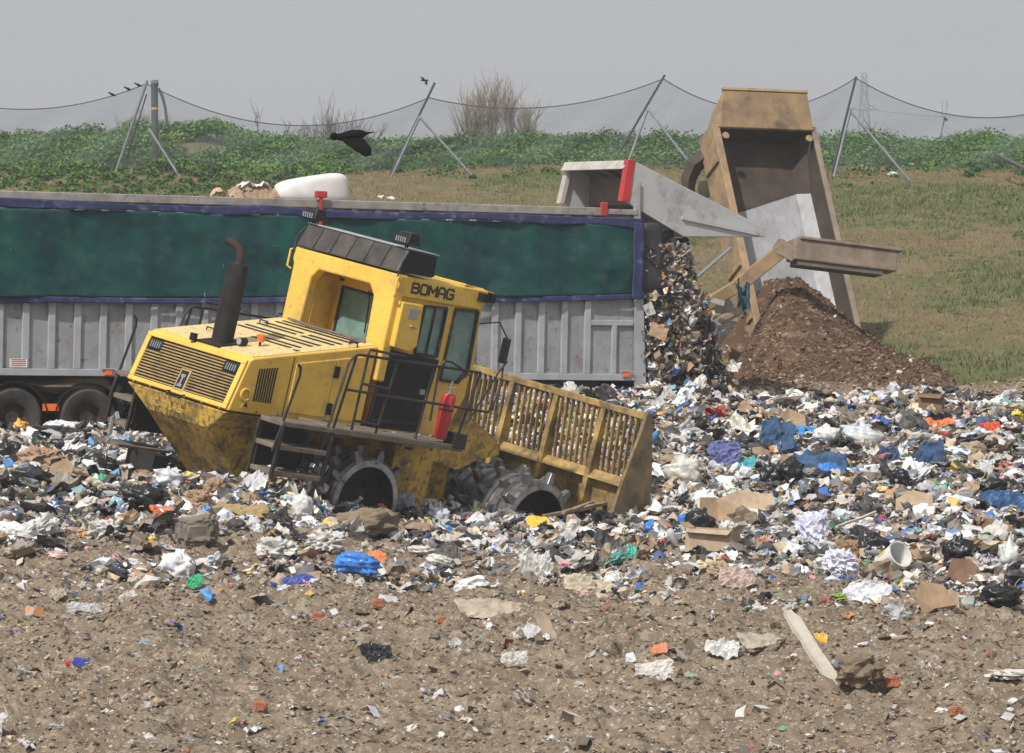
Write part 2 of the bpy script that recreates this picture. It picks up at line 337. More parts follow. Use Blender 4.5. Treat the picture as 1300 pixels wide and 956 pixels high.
def can(seed):
    r = np.random.default_rng(seed); n = 8; t = np.arange(n) * 2 * math.pi / n; rr = r.uniform(.25, .4); V = []
    for x, s in ((-1, 1), (.55, 1), (.8, .45), (1, .4)):
        V += [[x, rr * s * math.cos(q), rr * s * math.sin(q)] for q in t]
    V += [[-1, 0, 0], [1, 0, 0]]; F_ = []
    for k in range(3):
        for j in range(n):
            a, b_ = k * n + j, k * n + (j + 1) % n; F_ += [[a, b_, b_ + n], [a, b_ + n, a + n]]
    for j in range(n): F_ += [[32, (j + 1) % n, j], [33, 24 + j, 24 + (j + 1) % n]]
    return np.array(V), np.array(F_)
def strip(seed):
    r = np.random.default_rng(seed); n = 7; x = np.linspace(-1, 1, n); y = r.uniform(.3, .8) * np.sin(x * r.uniform(1, 3) + r.uniform(0, 6)); z = .15 * np.sin(x * 4 + r.uniform(0, 6)); w = .09
    V = np.concatenate([np.stack([x, y - w, z], 1), np.stack([x, y + w, z + .05], 1)]); F_ = []
    for k in range(n - 1): F_ += [[k, k + 1, k + 1 + n], [k, k + 1 + n, k + n]]
    return V, np.array(F_)
def stone(seed):
    v, f = IC[2]; v = v * (1 + .34 * crumple(v, seed, 2.2, 3, False))[:, None] * np.array([1, .8, .45]); return v, f
TPL = dict(bigsheet=[crumpled_sheet(800 + k, 13, .42, 2.2) for k in range(12)], biglump=[crumpled_lump(700 + k, 3, .45, .5, 3.0) for k in range(10)], lump=[crumpled_lump(100 + k) for k in range(14)], sheet=[crumpled_sheet(200 + k) for k in range(16)], card=[folded_card(300 + k) for k in range(10)], can=[can(400 + k) for k in range(5)], strip=[strip(500 + k) for k in range(8)], stone=[stone(600 + k) for k in range(12)])
WH = [(.74, .74, .73), (.66, .67, .70), (.58, .56, .52), (.78, .76, .72), (.46, .46, .48), (.60, .64, .70), (.52, .49, .45), (.40, .38, .36)]
TAN = [(.42, .30, .19), (.34, .23, .14), (.50, .39, .27), (.27, .19, .13), (.46, .36, .28)]
BLK = [(.018, .018, .02), (.03, .03, .033), (.05, .05, .055)]
BRT = [(.05, .16, .55), (.03, .10, .38), (.10, .32, .68), (.45, .06, .05), (.66, .48, .10), (.10, .30, .16), (.60, .26, .08), (.55, .28, .32), (.18, .40, .42), (.05, .08, .2), (.05, .09, .2), (.35, .45, .55), (.62, .50, .48), (.70, .60, .40)]
DUL = [(.20, .16, .12), (.26, .21, .16), (.14, .115, .09), (.30, .27, .23), (.16, .17, .18)]
def palette(n, w=(.35, .18, .19, .07, .21)):
    k = rng.choice(5, n, p=np.array(w) / sum(w)); out = np.zeros((n, 3))
    for j, P_ in enumerate((WH, TAN, BLK, BRT, DUL)):
        s = k == j; out[s] = np.array(P_)[rng.integers(0, len(P_), s.sum())]
    return np.clip(out * rng.uniform(.8, 1.15, (n, 1)) , .01, .85)
def scatter(P_, S_, C_, kinds, kp, tiltmax=1.0, prints=True):
    """returns V,F,col arrays of the pieces at P_ (n,3) with half size S_ (n)"""
    n = len(P_); names = list(kinds); which = rng.choice(len(names), n, p=np.array(kp) / sum(kp)); Vs = []; Fs = []; Cs = []; base = 0
    for ki, kn in enumerate(names):
        T_ = TPL[kn]; var = rng.integers(0, len(T_), n)
        for vi, (tv, tf) in enumerate(T_):
            idx = np.where((which == ki) & (var == vi))[0]
            if not len(idx): continue
            m = len(idx); yaw = rng.uniform(0, 6.28, m); tilt = rng.normal(0, .45 * tiltmax, m); roll = rng.normal(0, .45 * tiltmax, m)
            cy, sy, cx, sx, cr, sr = np.cos(yaw), np.sin(yaw), np.cos(tilt), np.sin(tilt), np.cos(roll), np.sin(roll)
            o = np.zeros(m); e = np.ones(m)
            Rz = np.array([[cy, -sy, o], [sy, cy, o], [o, o, e]]).transpose(2, 0, 1); Rx = np.array([[e, o, o], [o, cx, -sx], [o, sx, cx]]).transpose(2, 0, 1); Ry = np.array([[cr, o, sr], [o, e, o], [-sr, o, cr]]).transpose(2, 0, 1)
            RR = Rz @ Rx @ Ry; sc = S_[idx][:, None] * rng.uniform(.75, 1.25, (m, 3))
            vv = np.einsum('mij,mkj->mki', RR, tv[None] * sc[:, None, :]) + P_[idx][:, None, :]
            Vs.append(vv.reshape(-1, 3)); Fs.append((tf[None] + (base + np.arange(m) * len(tv))[:, None, None]).reshape(-1, 3)); base += m * len(tv)
            c = np.repeat(C_[idx][:, None, :], len(tf), 1)
            pr = rng.random((m, 1)) < .22; band = (np.arange(len(tf))[None] % len(tf) < len(tf) * rng.uniform(.1, .45, (m, 1))) & pr
            alt = np.array(WH + BRT)[rng.integers(0, len(WH) + len(BRT), m)]
            if kn not in ('stone', 'biglump', 'bigsheet') and prints: c = np.where(band[:, :, None], alt[:, None, :], c)
            Cs.append(c.reshape(-1, 3))
    return np.concatenate(Vs), np.concatenate(Fs), np.concatenate(Cs)
def cover(x, y):    # how thickly the rubbish lies, 0..1
    b = bound(x); t = np.clip((y - b + .6) / 1.6, 0, 1)
    patch = np.clip((fbm(x * .8, y * .8, 40, 3) - .42) * 7, 0, 1) * np.clip((y - b + 5.5) / 3.5, 0, 1)
    far = 1 - np.clip((y - 81.3 + .8 * vn(x, 0, 3)) / 1.0, 0, 1)
    t = np.maximum(t * np.where((x > -4) & (x < 2.2) & (y < 65), .75, 1), .65 * patch)
    return t * far
def scatter_ground(n, smin, smax, pw, dens, kinds, kp, pal, x0=-13, x1=13, y0=38, y1=83, lift=.35):
    x = rng.uniform(x0, x1, n); y = rng.uniform(y0, y1, n); k = rng.random(n) < dens(x, y); x, y = x[k], y[k]; n = len(x)
    s = smin + (smax - smin) * rng.random(n) ** pw; z = ground_z(x, y) + s * lift
    return scatter(np.stack([x, y, z], 1), s, pal(n), kinds, kp)
def join(parts):
    b = 0; V_, F_, C_ = [], [], []
    for v, f, c in parts: V_.append(v); F_.append(f + b); C_.append(c); b += len(v)
    return np.concatenate(V_), np.concatenate(F_), np.concatenate(C_)
LK = ('lump', 'sheet', 'card', 'can', 'strip')
vis = lambda x, y: (np.abs(x) < y * .128 + 2.8)
parts = [
    scatter_ground(58000, .03, .20, 3.2, lambda x, y: cover(x, y) * vis(x, y), LK, (.50, .40, .0, .04, .06), palette, y0=54),
    scatter_ground(9000, .03, .13, 2, lambda x, y: cover(x, y) * vis(x, y), ('card', 'can'), (.7, .3), palette, y0=54, lift=.6),
    scatter_ground(92000, .015, .07, 2.2, lambda x, y: cover(x, y) * vis(x, y), LK, (.34, .38, .08, .10, .10), palette, y0=54, lift=1.0),
    scatter_ground(6500, .12, .34, 2.2, lambda x, y: cover(x, y) * vis(x, y), ('biglump', 'bigsheet'), (.5, .5), lambda n: palette(n, (.42, .13, .36, .02, .07)), y0=57.5, lift=.14),
    scatter_ground(1900, .05, .24, 2.4, lambda x, y: (1 - cover(x, y)) * (.15 + .85 * (y > 54)) * vis(x, y), ('bigsheet', 'biglump'), (.8, .2), lambda n: .55 * palette(n, (.66, .16, .05, .02, .11)) + .45 * np.array([[.24, .19, .14]]), y0=38, y1=66, lift=.02),
    scatter_ground(20000, .012, .10, 3.8, lambda x, y: (1 - cover(x, y)) * (y < 62) * (.25 + .75 * fbm(x * .7, y * .7, 51, 2)) * vis(x, y), LK, (.28, .40, .12, .05, .15), lambda n: .72 * palette(n, (.46, .14, .05, .06, .29)) + .28 * np.array([[.24, .19, .14]]), y0=38, y1=66, lift=.25),
]
V_, F_, C_ = join(parts); lit = mesh_np('loose_litter', V_, F_, M['litter'], col=C_)
tag(lit, 'mixed small rubbish spread over the tipping slope, paper, film, card and bottles', 'litter', kind='stuff')
def clodcol(n):
    p = np.array([(.23, .18, .13), (.18, .135, .10), (.28, .23, .18), (.125, .092, .066), (.36, .32, .27), (.33, .14, .085), (.5, .47, .42)])
    return p[rng.choice(7, n, p=[.3, .27, .19, .13, .06, .025, .025])] * rng.uniform(.85, 1.15, (n, 1))
parts = [scatter_ground(130000, .008, .034, 2.6, lambda x, y: np.clip(1.1 - cover(x, y), .1, 1) * vis(x, y) * (y < 70), ('stone',), (1,), clodcol, y0=38, y1=70, lift=.3),
         scatter_ground(2500, .03, .075, 2.5, lambda x, y: np.clip(1.1 - cover(x, y), .1, 1) * vis(x, y) * np.clip(fbm(x, y, 61, 2) * 3 - 1, 0, 1), ('stone',), (1,), clodcol, y0=38, y1=70, lift=.2),
         scatter_ground(14000, .01, .055, 3, lambda x, y: vis(x, y) * (x > 1) * .8, ('stone',), (1,), clodcol, x0=1, x1=13, y0=81, y1=86, lift=.3)]
V_, F_, C_ = join(parts); cl = mesh_np('earth_clods', V_, F_, M['clod'], col=C_); tag(cl, 'brown earth clods and small stones over the churned foreground', 'earth', kind='stuff')
# ------------------------------------------------------------------ landfill compactor (x forward, y to its far side, z up)
def frame(f, u, o):
    u = np.array(u, float); u /= np.linalg.norm(u); f = np.array(f, float); f -= u * (f @ u); f /= np.linalg.norm(f); y = np.cross(u, f)
    return np.stack([f, y, u], 1), np.array(o, float)
def mat4(Rm, o): 
    m = Matrix.Identity(4)
    for a in range(3):
        for b_ in range(3): m[a][b_] = Rm[a, b_]
        m[a][3] = o[a]
    return m
tw = lambda v: RT * v[0] + UP * v[1] - FW * v[2]
RM, _ = frame(tw((.7007, -.1147, -.70)), tw((.2153, .9714, .06)), (0, 0, 0))
OM = at(315, 458, 65) - RM @ np.array([0, -1.1, 3.0])
BASE = np.array([4.0, 0, .55])
comp = empty('landfill_compactor', mat4(RM, OM + RM @ BASE), 'yellow landfill compactor with spiked steel drums and a barred rear blade, tilted in the rubbish in front of the grey trailer', 'compactor')
comp['label'] = 'yellow landfill compactor with spiked steel drums and a slatted blade, tilted on the rubbish'
OFF = tuple(BASE)
def cb(mb, name, m, parent=None, bevel=0, smooth=False, **k): return mb.build(name, M[m], parent or comp, bevel, smooth, OFF, **k)
# engine hull: skirt, sloped belly and tucked-in sides
h = MB()
A_ = [(-.22, 1.26, 2.2), (-.22, -1.12, 2.2)]; B_ = [(-.10, .80, 1.88), (-.10, -.62, 1.88)]; K_ = [(.82, .70, 1.05), (.82, -.62, 1.05)]
E_ = [(3.2, 1.26, 2.2), (3.2, -1.12, 2.2)]; G_ = [(3.2, .62, 1.0), (3.2, -.62, 1.0)]
h.add(A_ + B_ + K_ + E_ + G_, [(0, 1, 3, 2), (2, 3, 5, 4), (1, 7, 9, 5, 3), (0, 2, 4, 8, 6), (4, 5, 9, 8), (0, 6, 7, 1), (6, 8, 9, 7)])
cb(h, 'engine_hull', 'yellow_dirty', bevel=.02)
hood = MB(); prof = [(.02, 3.0), (.10, 3.05), (2.48, 3.52), (2.48, 2.225), (.02, 2.225), (-.205, 2.225)]
hood.prism(prof, 'y', -1.12, 1.26); hd = cb(hood, 'engine_hood', 'yellow', bevel=.025)
# dusty top sheet of the hood
zt = lambda x: 3.05 + (x - .10) * .1975
tp = MB(); tp.hexa([(.12, -1.06, zt(.12)), (2.47, -1.06, zt(2.47)), (2.47, 1.20, zt(2.47)), (.12, 1.20, zt(.12)), (.12, -1.06, zt(.12) + .012), (2.47, -1.06, zt(2.47) + .012), (2.47, 1.20, zt(2.47) + .012), (.12, 1.20, zt(.12) + .012)])
cb(tp, 'hood_top_panel', 'yellow_top')
sl = MB()
for x, a, b_ in [(1.05, -.75, .15), (1.20, -.80, .2), (1.42, -.80, .95), (1.57, -.80, .95), (1.80, -.85, -.1), (1.80, .05, .95), (1.95, -.85, -.1), (1.95, .05, .95), (2.16, -.85, .95), (2.30, -.85, .95)]:
    z = zt(x) + .014; dz = .05 * .1975
    sl.hexa([(x, a, z - .01), (x + .055, a, z + dz - .01), (x + .055, b_, z + dz - .01), (x, b_, z - .01), (x, a, z + .008), (x + .055, a, z + dz + .008), (x + .055, b_, z + dz + .008), (x, b_, z + .008)])
cb(sl, 'hood_air_slots', 'black')
for x, y in ((.75, .75), (2.1, -.98), (1.9, .9)):
    cb(MB().tube([(x, y - .09, zt(x)), (x, y - .09, zt(x) + .06), (x, y + .09, zt(x) + .06), (x, y + .09, zt(x))], .012, 6), 'grab_handle', 'rail')
cb(MB().box(1.0, 1.09, -.99, -.90, zt(1), zt(1) + .03), 'hood_latch', 'rail')
# rear grille on the sloping face
def rp(y, t, pr=0): return (-.225 * t + .02 - pr * .96, y, 3.0 - .775 * t + pr * .26)
def rface(mb, y0, y1, t0, t1, p0, p1):
    return mb.hexa([rp(y0, t1, p0), rp(y0, t1, p1), rp(y1, t1, p1), rp(y1, t1, p0), rp(y0, t0, p0), rp(y0, t0, p1), rp(y1, t0, p1), rp(y1, t0, p0)])
fr = MB()
for a in ((-1.10, 1.24, .0, .085), (-1.10, 1.24, .90, .985), (-1.10, -1.0, .085, .90), (1.14, 1.24, .085, .90)): rface(fr, a[0], a[1], a[2], a[3], .0, .045)
gf = cb(fr, 'grille_frame', 'yellow', bevel=.01)
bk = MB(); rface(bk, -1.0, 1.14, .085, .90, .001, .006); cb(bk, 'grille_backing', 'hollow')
ss = MB()
for k in range(14):
    t = .115 + k * .057
    spans = [(-1.0, 1.14)]
    if t < .30: spans = [(-.66, .80)]
    elif t > .50: spans = [(-1.0, -.08), (.18, 1.14)]
    for a, b_ in spans:
        p = [rp(a, t + .030, .008), rp(a, t + .030, .04), rp(b_, t + .030, .04), rp(b_, t + .030, .008), rp(a, t, .008), rp(a, t + .012, .045), rp(b_, t + .012, .045), rp(b_, t, .008)]
        ss.hexa(p)
cb(ss, 'grille_slats', 'slat')
for s in (-1, 1):
    lc = -.82 if s < 0 else .97; lp = MB(); rface(lp, lc - .155, lc + .155, .13, .30, .006, .035); L_ = cb(lp, 'work_light', 'black', bevel=.008)
    gl = MB()
    for j in range(5): rface(gl, lc - .12 + j * .05, lc - .10 + j * .05, .15, .28, .035, .05)
    cb(gl, 'lamp_guard', 'chrome', L_); 
em = MB(); rface(em, -.07, .17, .50, .93, .006, .05); e_ = cb(em, 'emblem_plate', 'slat', bevel=.006)
em = MB(); rface(em, -.035, .135, .53, .88, .05, .056); cb(em, 'emblem_panel', 'black', e_)
em = MB(); rface(em, .0, .10, .60, .66, .056, .062); rface(em, .03, .07, .66, .80, .056, .062); rface(em, -.005, .105, .80, .85, .056, .062); cb(em, 'emblem_mark', 'chrome', e_)
cb(MB().tube([rp(.2, .97, .04), rp(.22, 1.0, .10), rp(.2, 1.06, .10), rp(-.14, 1.06, .10), rp(-.16, 1.0, .10), rp(-.14, .97, .04)], .014, 6), 'grab_handle', 'rail')
for s in (-1, 1):
    ring = [(-.06 + .2, s * 1.13, 2.58)] 
    cb(MB().tube([(.06 + .085 * math.cos(t), s * 1.135, 2.50 + .085 * math.sin(t)) for t in np.linspace(0, 5.6, 16)], .016, 6), 'lifting_eye', 'yellow', smooth=True)
cb(MB().tube([(.05, .28, 3.05), (.05, .28, 3.16)], .06, 10), 'reversing_camera', 'black')
# lettering (the machine's own)
def text(s, name, m, parent, Mloc, size, ext=.006, off=0.0, spacing=1.0, sx=1.0):
    cu = bpy.data.curves.new(name, 'FONT'); cu.body = s; cu.size = size; cu.extrude = ext; cu.offset = off; cu.space_character = spacing; cu.align_x = 'LEFT'
    to = bpy.data.objects.new('tmp', cu); COL.objects.link(to); dg = bpy.context.evaluated_depsgraph_get(); me = bpy.data.meshes.new_from_object(to.evaluated_get(dg))
    bpy.data.objects.remove(to); me.name = name; me.transform(Matrix.Diagonal((sx, 1, 1, 1))); me.transform(Mloc); me.materials.clear(); me.materials.append(M[m]); return link(bpy.data.objects.new(name, me), parent)
def basis(o, x, y, off=(0, 0, 0)):
    x = Vector(x).normalized(); y = Vector(y); y = (y - x * y.dot(x)).normalized(); z = x.cross(y); m = Matrix.Identity(4)
    for a in range(3): m[a][0] = x[a]; m[a][1] = y[a]; m[a][2] = z[a]; m[a][3] = o[a] - off[a]
    return m
text('BC 772 RB', 'worn_model_lettering', 'ghost', comp, basis((-.222, .62, 1.985), (.0, -1, 0), (-.35, 0, 1), OFF), .17, .003, .004, 1.0, 1.0)
# side vents, doors, latches (near side y = -1.12)
for s in (-1, 1):
    v = MB()
    for j in range(8):
        x = .235 + j * .047; v.add([(x, s * 1.122, 2.42), (x + .028, s * 1.122, 2.42), (x + .024, s * 1.122, 2.91 + j * .008), (x - .004, s * 1.122, 2.91 + j * .008)], [(0, 1, 2, 3)])
        v.v[-4:] = v.v[-4:]
    vv = cb(v, 'side_vent', 'hollow'); so = vv.modifiers.new('t', 'SOLIDIFY'); so.thickness = .008; so.offset = 0  # dark strips on the panel paint the shade in the vent slits
    for n_, (x0, x1) in enumerate(((.93, 1.70), (1.715, 2.44))):
        d = MB(); d.prism([(x0, 2.33), (x1, 2.33), (x1, zt(x1) - .14), (x0, zt(x0) - .14)], 'y', s * 1.118, s * 1.14); dr = cb(d, 'side_door', 'yellow', bevel=.008)
        for zz in ((zt(x1) - .33, 2.47) if n_ == 0 else ()):
            cb(MB().box(x1 - .02, x1 + .09, s * 1.138, s * 1.16, zz - .09, zz + .09), 'door_latch', 'black', dr, bevel=.01)
cb(MB().prism([(.02, 2.30), (.20, 2.30), (.12, 2.46)], 'y', -1.128, -1.122), 'warning_sticker', 'yellow')
cb(MB().prism([(.075, 2.32), (.15, 2.32), (.115, 2.40)], 'y', -1.132, -1.128), 'warning_mark', 'ink')
# exhaust silencer
ex = cb(MB().lathe([(0, 3.10), (.165, 3.10), (.165, 4.27), (.15, 4.32), (0, 4.32)], (.34, -.04, 0), 'z', 28), 'exhaust_silencer', 'exhaust', smooth=True)
ex.rotation_euler = (0, 0, 0)
cb(MB().hexa([(.08, -.30, zt(.08) + .01), (.62, -.30, zt(.62) + .01), (.62, .24, zt(.62) + .01), (.08, .24, zt(.08) + .01), (.08, -.30, zt(.08) + .035), (.62, -.30, zt(.62) + .035), (.62, .24, zt(.62) + .035), (.08, .24, zt(.08) + .035)]), 'silencer_base_plate', 'exhaust', ex)
pp = [(.35, -.04, 4.30), (.35, -.04, 4.44), (.31, .0, 4.54), (.23, .07, 4.60), (.16, .13, 4.62)]
tb = MB().tube(pp, .062, 12, caps=False); tb.tube([pp[-1], (pp[-1][0] + .01, pp[-1][1] - .01, pp[-1][2])], .045, 12)
cb(tb, 'exhaust_pipe', 'rust', ex, smooth=True)
bl_ = (.72, -.46); zb = zt(.62)
bc = cb(MB().tube([(bl_[0], bl_[1], zb), (bl_[0], bl_[1], zb + .10)], .018, 8), 'beacon_stalk', 'rail')
cb(MB().lathe([(0, zb + .10), (.055, zb + .10), (.06, zb + .20), (.045, zb + .215), (0, zb + .215)], (bl_[0], bl_[1], 0), 'z', 16), 'beacon', 'orange', smooth=True)
wl = cb(MB().tube([(.40, -.36, zt(.4) + .09), (.52, -.36, zt(.5) + .08)], .06, 14), 'round_work_lamp', 'black'); cb(MB().tube([(.385, -.36, zt(.4) + .09), (.40, -.36, zt(.4) + .09)], .05, 14), 'lamp_lens', 'lens', wl)
# cab: rear portal, side walls, inset rear wall
c = MB()
c.prism([(1.20, 3.0), (.80, 3.0), (.74, 4.24), (.60, 4.40), (-.60, 4.40), (-.74, 4.24), (-.80, 3.0), (-1.20, 3.0), (-1.20, 4.40), (-1.24, 4.45), (-1.24, 4.66), (1.24, 4.66), (1.24, 4.45), (1.20, 4.40)], 'x', 2.50, 2.68)
cb(c, 'cab_rear_portal', 'yellow', bevel=.03)
c = MB()   # recess between portal and window wall
c.hexa([(2.68, .80, 2.3), (3.25, .98, 2.3), (3.25, 1.1, 2.3), (2.68, 1.1, 2.3), (2.68, .74, 4.4), (3.25, .84, 4.4), (3.25, 1.1, 4.4), (2.68, 1.1, 4.4)])
c.hexa([(2.68, -1.1, 2.3), (3.25, -1.1, 2.3), (3.25, -.98, 2.3), (2.68, -.80, 2.3), (2.68, -1.1, 4.4), (3.25, -1.1, 4.4), (3.25, -.84, 4.4), (2.68, -.74, 4.4)])
cb(c, 'cab_recess_wall', 'yellow')
c = MB()   # window wall with a real opening
for b_ in ((3.2, 3.26, -.98, -.50, 2.3, 4.4), (3.2, 3.26, .76, .98, 2.3, 4.4), (3.2, 3.26, -.50, .76, 4.22, 4.4), (3.2, 3.26, -.50, .76, 2.3, 3.45)): c.box(*b_)
cb(c, 'cab_rear_wall', 'yellow')
w = cb(MB().box(3.225, 3.235, -.50, .76, 3.45, 4.22), 'rear_window', 'glass')
f = MB()
for b_ in ((3.19, 3.225, -.50, -.46, 3.45, 4.22), (3.19, 3.225, .72, .76, 3.45, 4.22), (3.19, 3.225, -.46, .72, 4.18, 4.22), (3.19, 3.225, -.46, .72, 3.45, 3.49)): f.box(*b_)
cb(f, 'window_seal', 'rubber', w)
cb(MB().tube([(3.17, .1, 4.24), (3.15, .02, 4.10), (3.17, .0, 3.6)], .014, 6), 'wiper', 'rail', w)
c = MB().box(2.68, 4.46, -1.10, 1.10, 4.40, 4.655)
cb(c, 'cab_roof', 'yellow', bevel=.03)
for s in (-1, 1):
    y0, y1 = (-1.10, -1.04) if s < 0 else (1.04, 1.10); c = MB()
    # wall around the two windows
    c.prism([(3.25, 2.3), (3.78, 2.3), (3.78, 3.48), (3.25, 3.48)], 'y', y0, y1); c.prism([(3.25, 4.26), (4.46, 4.32), (4.46, 4.40), (3.25, 4.40)], 'y', y0, y1)
    c.prism([(3.74, 3.48), (3.89, 3.48), (3.89, 4.292), (3.74, 4.285)], 'y', y0, y1); c.prism([(3.78, 2.3), (4.2, 2.3), (4.5, 2.95), (4.5, 3.30), (4.28, 3.14), (3.89, 3.14), (3.89, 3.48), (3.78, 3.48)], 'y', y0, y1)
    c.prism([(4.40, 4.318), (4.46, 4.32), (4.54, 3.42), (4.5, 3.30), (4.46, 3.36)], 'y', y0, y1)
    cb(c, 'cab_side_wall', 'yellow')
    ym = s * 1.075
    w = cb(MB().prism([(3.25, 3.48), (3.74, 3.48), (3.74, 4.285), (3.25, 4.26)], 'y', ym - .005, ym + .005), 'side_window', 'glass')
    rim = [(3.25, 3.5), (3.26, 4.24), (3.72, 4.265), (3.73, 3.5)]; f = MB()
    for a in range(4): f.bar((rim[a][0], s * 1.102, rim[a][1]), (rim[(a + 1) % 4][0], s * 1.102, rim[(a + 1) % 4][1]), .04, .045, (0, 1, 0))
    f.bar((3.50, s * 1.098, 3.5), (3.50, s * 1.098, 4.25), .022, .03, (0, 1, 0)); cb(f, 'window_seal', 'rubber', w)
    w = cb(MB().prism([(3.89, 3.14), (4.28, 3.14), (4.46, 3.36), (4.40, 4.318), (3.89, 4.292)], 'y', ym - .005, ym + .005), 'quarter_window', 'glass')
    rim = [(3.90, 3.16), (3.90, 4.27), (4.385, 4.295), (4.44, 3.38), (4.28, 3.16)]; f = MB()
    for a in range(5): f.bar((rim[a][0], s * 1.102, rim[a][1]), (rim[(a + 1) % 5][0], s * 1.102, rim[(a + 1) % 5][1]), .04, .045, (0, 1, 0))
    cb(f, 'window_seal', 'rubber', w)
    p_ = cb(MB().prism([(2.69, 4.33), (4.40, 4.33), (4.46, 4.64), (2.67, 4.64)], 'y', s * 1.10, s * 1.17), 'cab_side_panel', 'yellow', bevel=.02)
    if s < 0:
        GL = dict(B=[[(0, 0), (0, 1), (.8, 1), (.95, .85), (.95, .65), (.8, .53), (0, .53)], [(.8, .53), (1, .40), (1, .15), (.85, 0), (0, 0)]], O=[[(.15, 0), (0, .15), (0, .85), (.15, 1), (.85, 1), (1, .85), (1, .15), (.85, 0), (.15, 0)]],
                  M=[[(0, 0), (0, 1), (.5, .35), (1, 1), (1, 0)]], A=[[(0, 0), (0, .75), (.25, 1), (.75, 1), (1, .75), (1, 0)], [(0, .38), (1, .38)]], G=[[(1, .85), (.85, 1), (.15, 1), (0, .85), (0, .15), (.15, 0), (.85, 0), (1, .15), (1, .48), (.5, .48)]])
        x0 = 2.86
        for ch in 'BOMAG':
            q = MB(); wd_ = .135 if ch != 'M' else .15
            for ln in GL[ch]:
                P_ = [(x0 + a * wd_, 4.415 + b_ * .145) for a, b_ in ln]; k_ = 0
                for a, b_ in zip(P_[:-1], P_[1:]):
                    dx, dz = b_[0] - a[0], b_[1] - a[1]; l_ = math.hypot(dx, dz); ex_ = .012 / l_; q.bar((a[0] - dx * ex_, -1.172 - .0004 * k_, a[1] - dz * ex_), (b_[0] + dx * ex_, -1.172 - .0004 * k_, b_[1] + dz * ex_), .008, .034, (0, 0, 1)) if abs(dx) > abs(dz) else q.bar((a[0] - dx * ex_, -1.172 - .0004 * k_, a[1] - dz * ex_), (b_[0] + dx * ex_, -1.172 - .0004 * k_, b_[1] + dz * ex_), .034, .008, (0, 1, 0)); k_ += 1
            cb(q, 'maker_letter', 'ink'); x0 += wd_ + .045
    cb(MB().prism([(2.62, 3.56), (2.95, 3.52), (3.10, 3.62), (3.05, 4.26), (2.62, 4.26)], 'y', s * 1.10, s * 1.30), 'vent_box', 'yellow', bevel=.02)
cb(MB().box(2.78, 2.98, -1.306, -1.300, 4.02, 4.18), 'info_sticker', 'chrome')
cb(MB().tube([(2.86, -1.30, 3.92), (2.86, -1.34, 3.92), (2.98, -1.34, 3.90)], .015, 6), 'box_latch', 'chrome')
w = cb(MB().hexa([(4.46, -1.04, 2.95), (4.5, -1.04, 2.95), (4.5, 1.04, 2.95), (4.46, 1.04, 2.95), (4.40, -1.04, 4.3), (4.44, -1.04, 4.3), (4.44, 1.04, 4.3), (4.40, 1.04, 4.3)]), 'windscreen', 'glass')
cb(MB().box(4.2, 4.46, -1.04, 1.04, 2.3, 2.95), 'cab_front_wall', 'yellow_dirty', bevel=.01)
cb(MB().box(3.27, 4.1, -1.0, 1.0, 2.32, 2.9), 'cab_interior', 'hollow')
st = MB().box(3.55, 4.0, -.28, .28, 2.9, 3.25); st.box(3.45, 3.6, -.27, .27, 3.2, 3.95); cb(st, 'driver_seat', 'rubber', bevel=.04)
cb(MB().hexa([(4.0, -1.12, 4.66), (4.72, -1.02, 4.60), (4.72, 1.02, 4.60), (4.0, 1.12, 4.66), (4.0, -1.12, 4.685), (4.72, -1.02, 4.62), (4.72, 1.02, 4.62), (4.0, 1.12, 4.685)]), 'roof_sun_shade', 'yellow')
for x, y in ((4.32, -1.2), (4.72, -.95), (4.72, .95)):
    wl = cb(MB().box(x - .07, x + .06, y - .08, y + .07, 4.46, 4.60), 'front_work_light', 'black', bevel=.012); cb(MB().box(x + .06, x + .07, y - .06, y + .05, 4.48, 4.58), 'lamp_glass', 'lens', wl)
# dark roof cowl and its two lamps
v = MB(); v.hexa([(2.46, -1.18, 4.685), (3.22, -1.18, 4.685), (3.22, 1.18, 4.685), (2.46, 1.18, 4.685), (2.62, -1.18, 5.05), (3.20, -1.18, 5.03), (3.24, 1.18, 5.03), (2.62, 1.18, 5.05)])
rc = cb(v, 'roof_cowl', 'visor', bevel=.02)
v = MB(); [v.box(2.60, 2.603, 0, 0, 0, 0) for _ in ()]
for k in range(1, 6):
    y = -1.18 + k * 2.36 / 6; v.hexa([(2.455, y - .008, 4.70), (2.465, y - .008, 4.70), (2.465, y + .008, 4.70), (2.455, y + .008, 4.70), (2.612, y - .008, 5.04), (2.622, y - .008, 5.04), (2.622, y + .008, 5.04), (2.612, y + .008, 5.04)])
cb(v, 'cowl_seam', 'black', rc)
cb(MB().hexa([(2.60, -1.19, 5.051), (3.26, -1.19, 5.034), (3.26, 1.19, 5.034), (2.60, 1.19, 5.051), (2.60, -1.19, 5.066), (3.26, -1.19, 5.049), (3.26, 1.19, 5.049), (2.60, 1.19, 5.066)]), 'cowl_lid', 'trib', rc)
cb(MB().hexa([(2.50, -1.184, 4.70), (3.24, -1.184, 4.70), (3.24, -1.181, 4.70), (2.50, -1.181, 4.70), (2.64, -1.184, 5.03), (3.22, -1.184, 5.01), (3.22, -1.181, 5.01), (2.64, -1.181, 5.03)]), 'cowl_end_plate', 'black', rc)
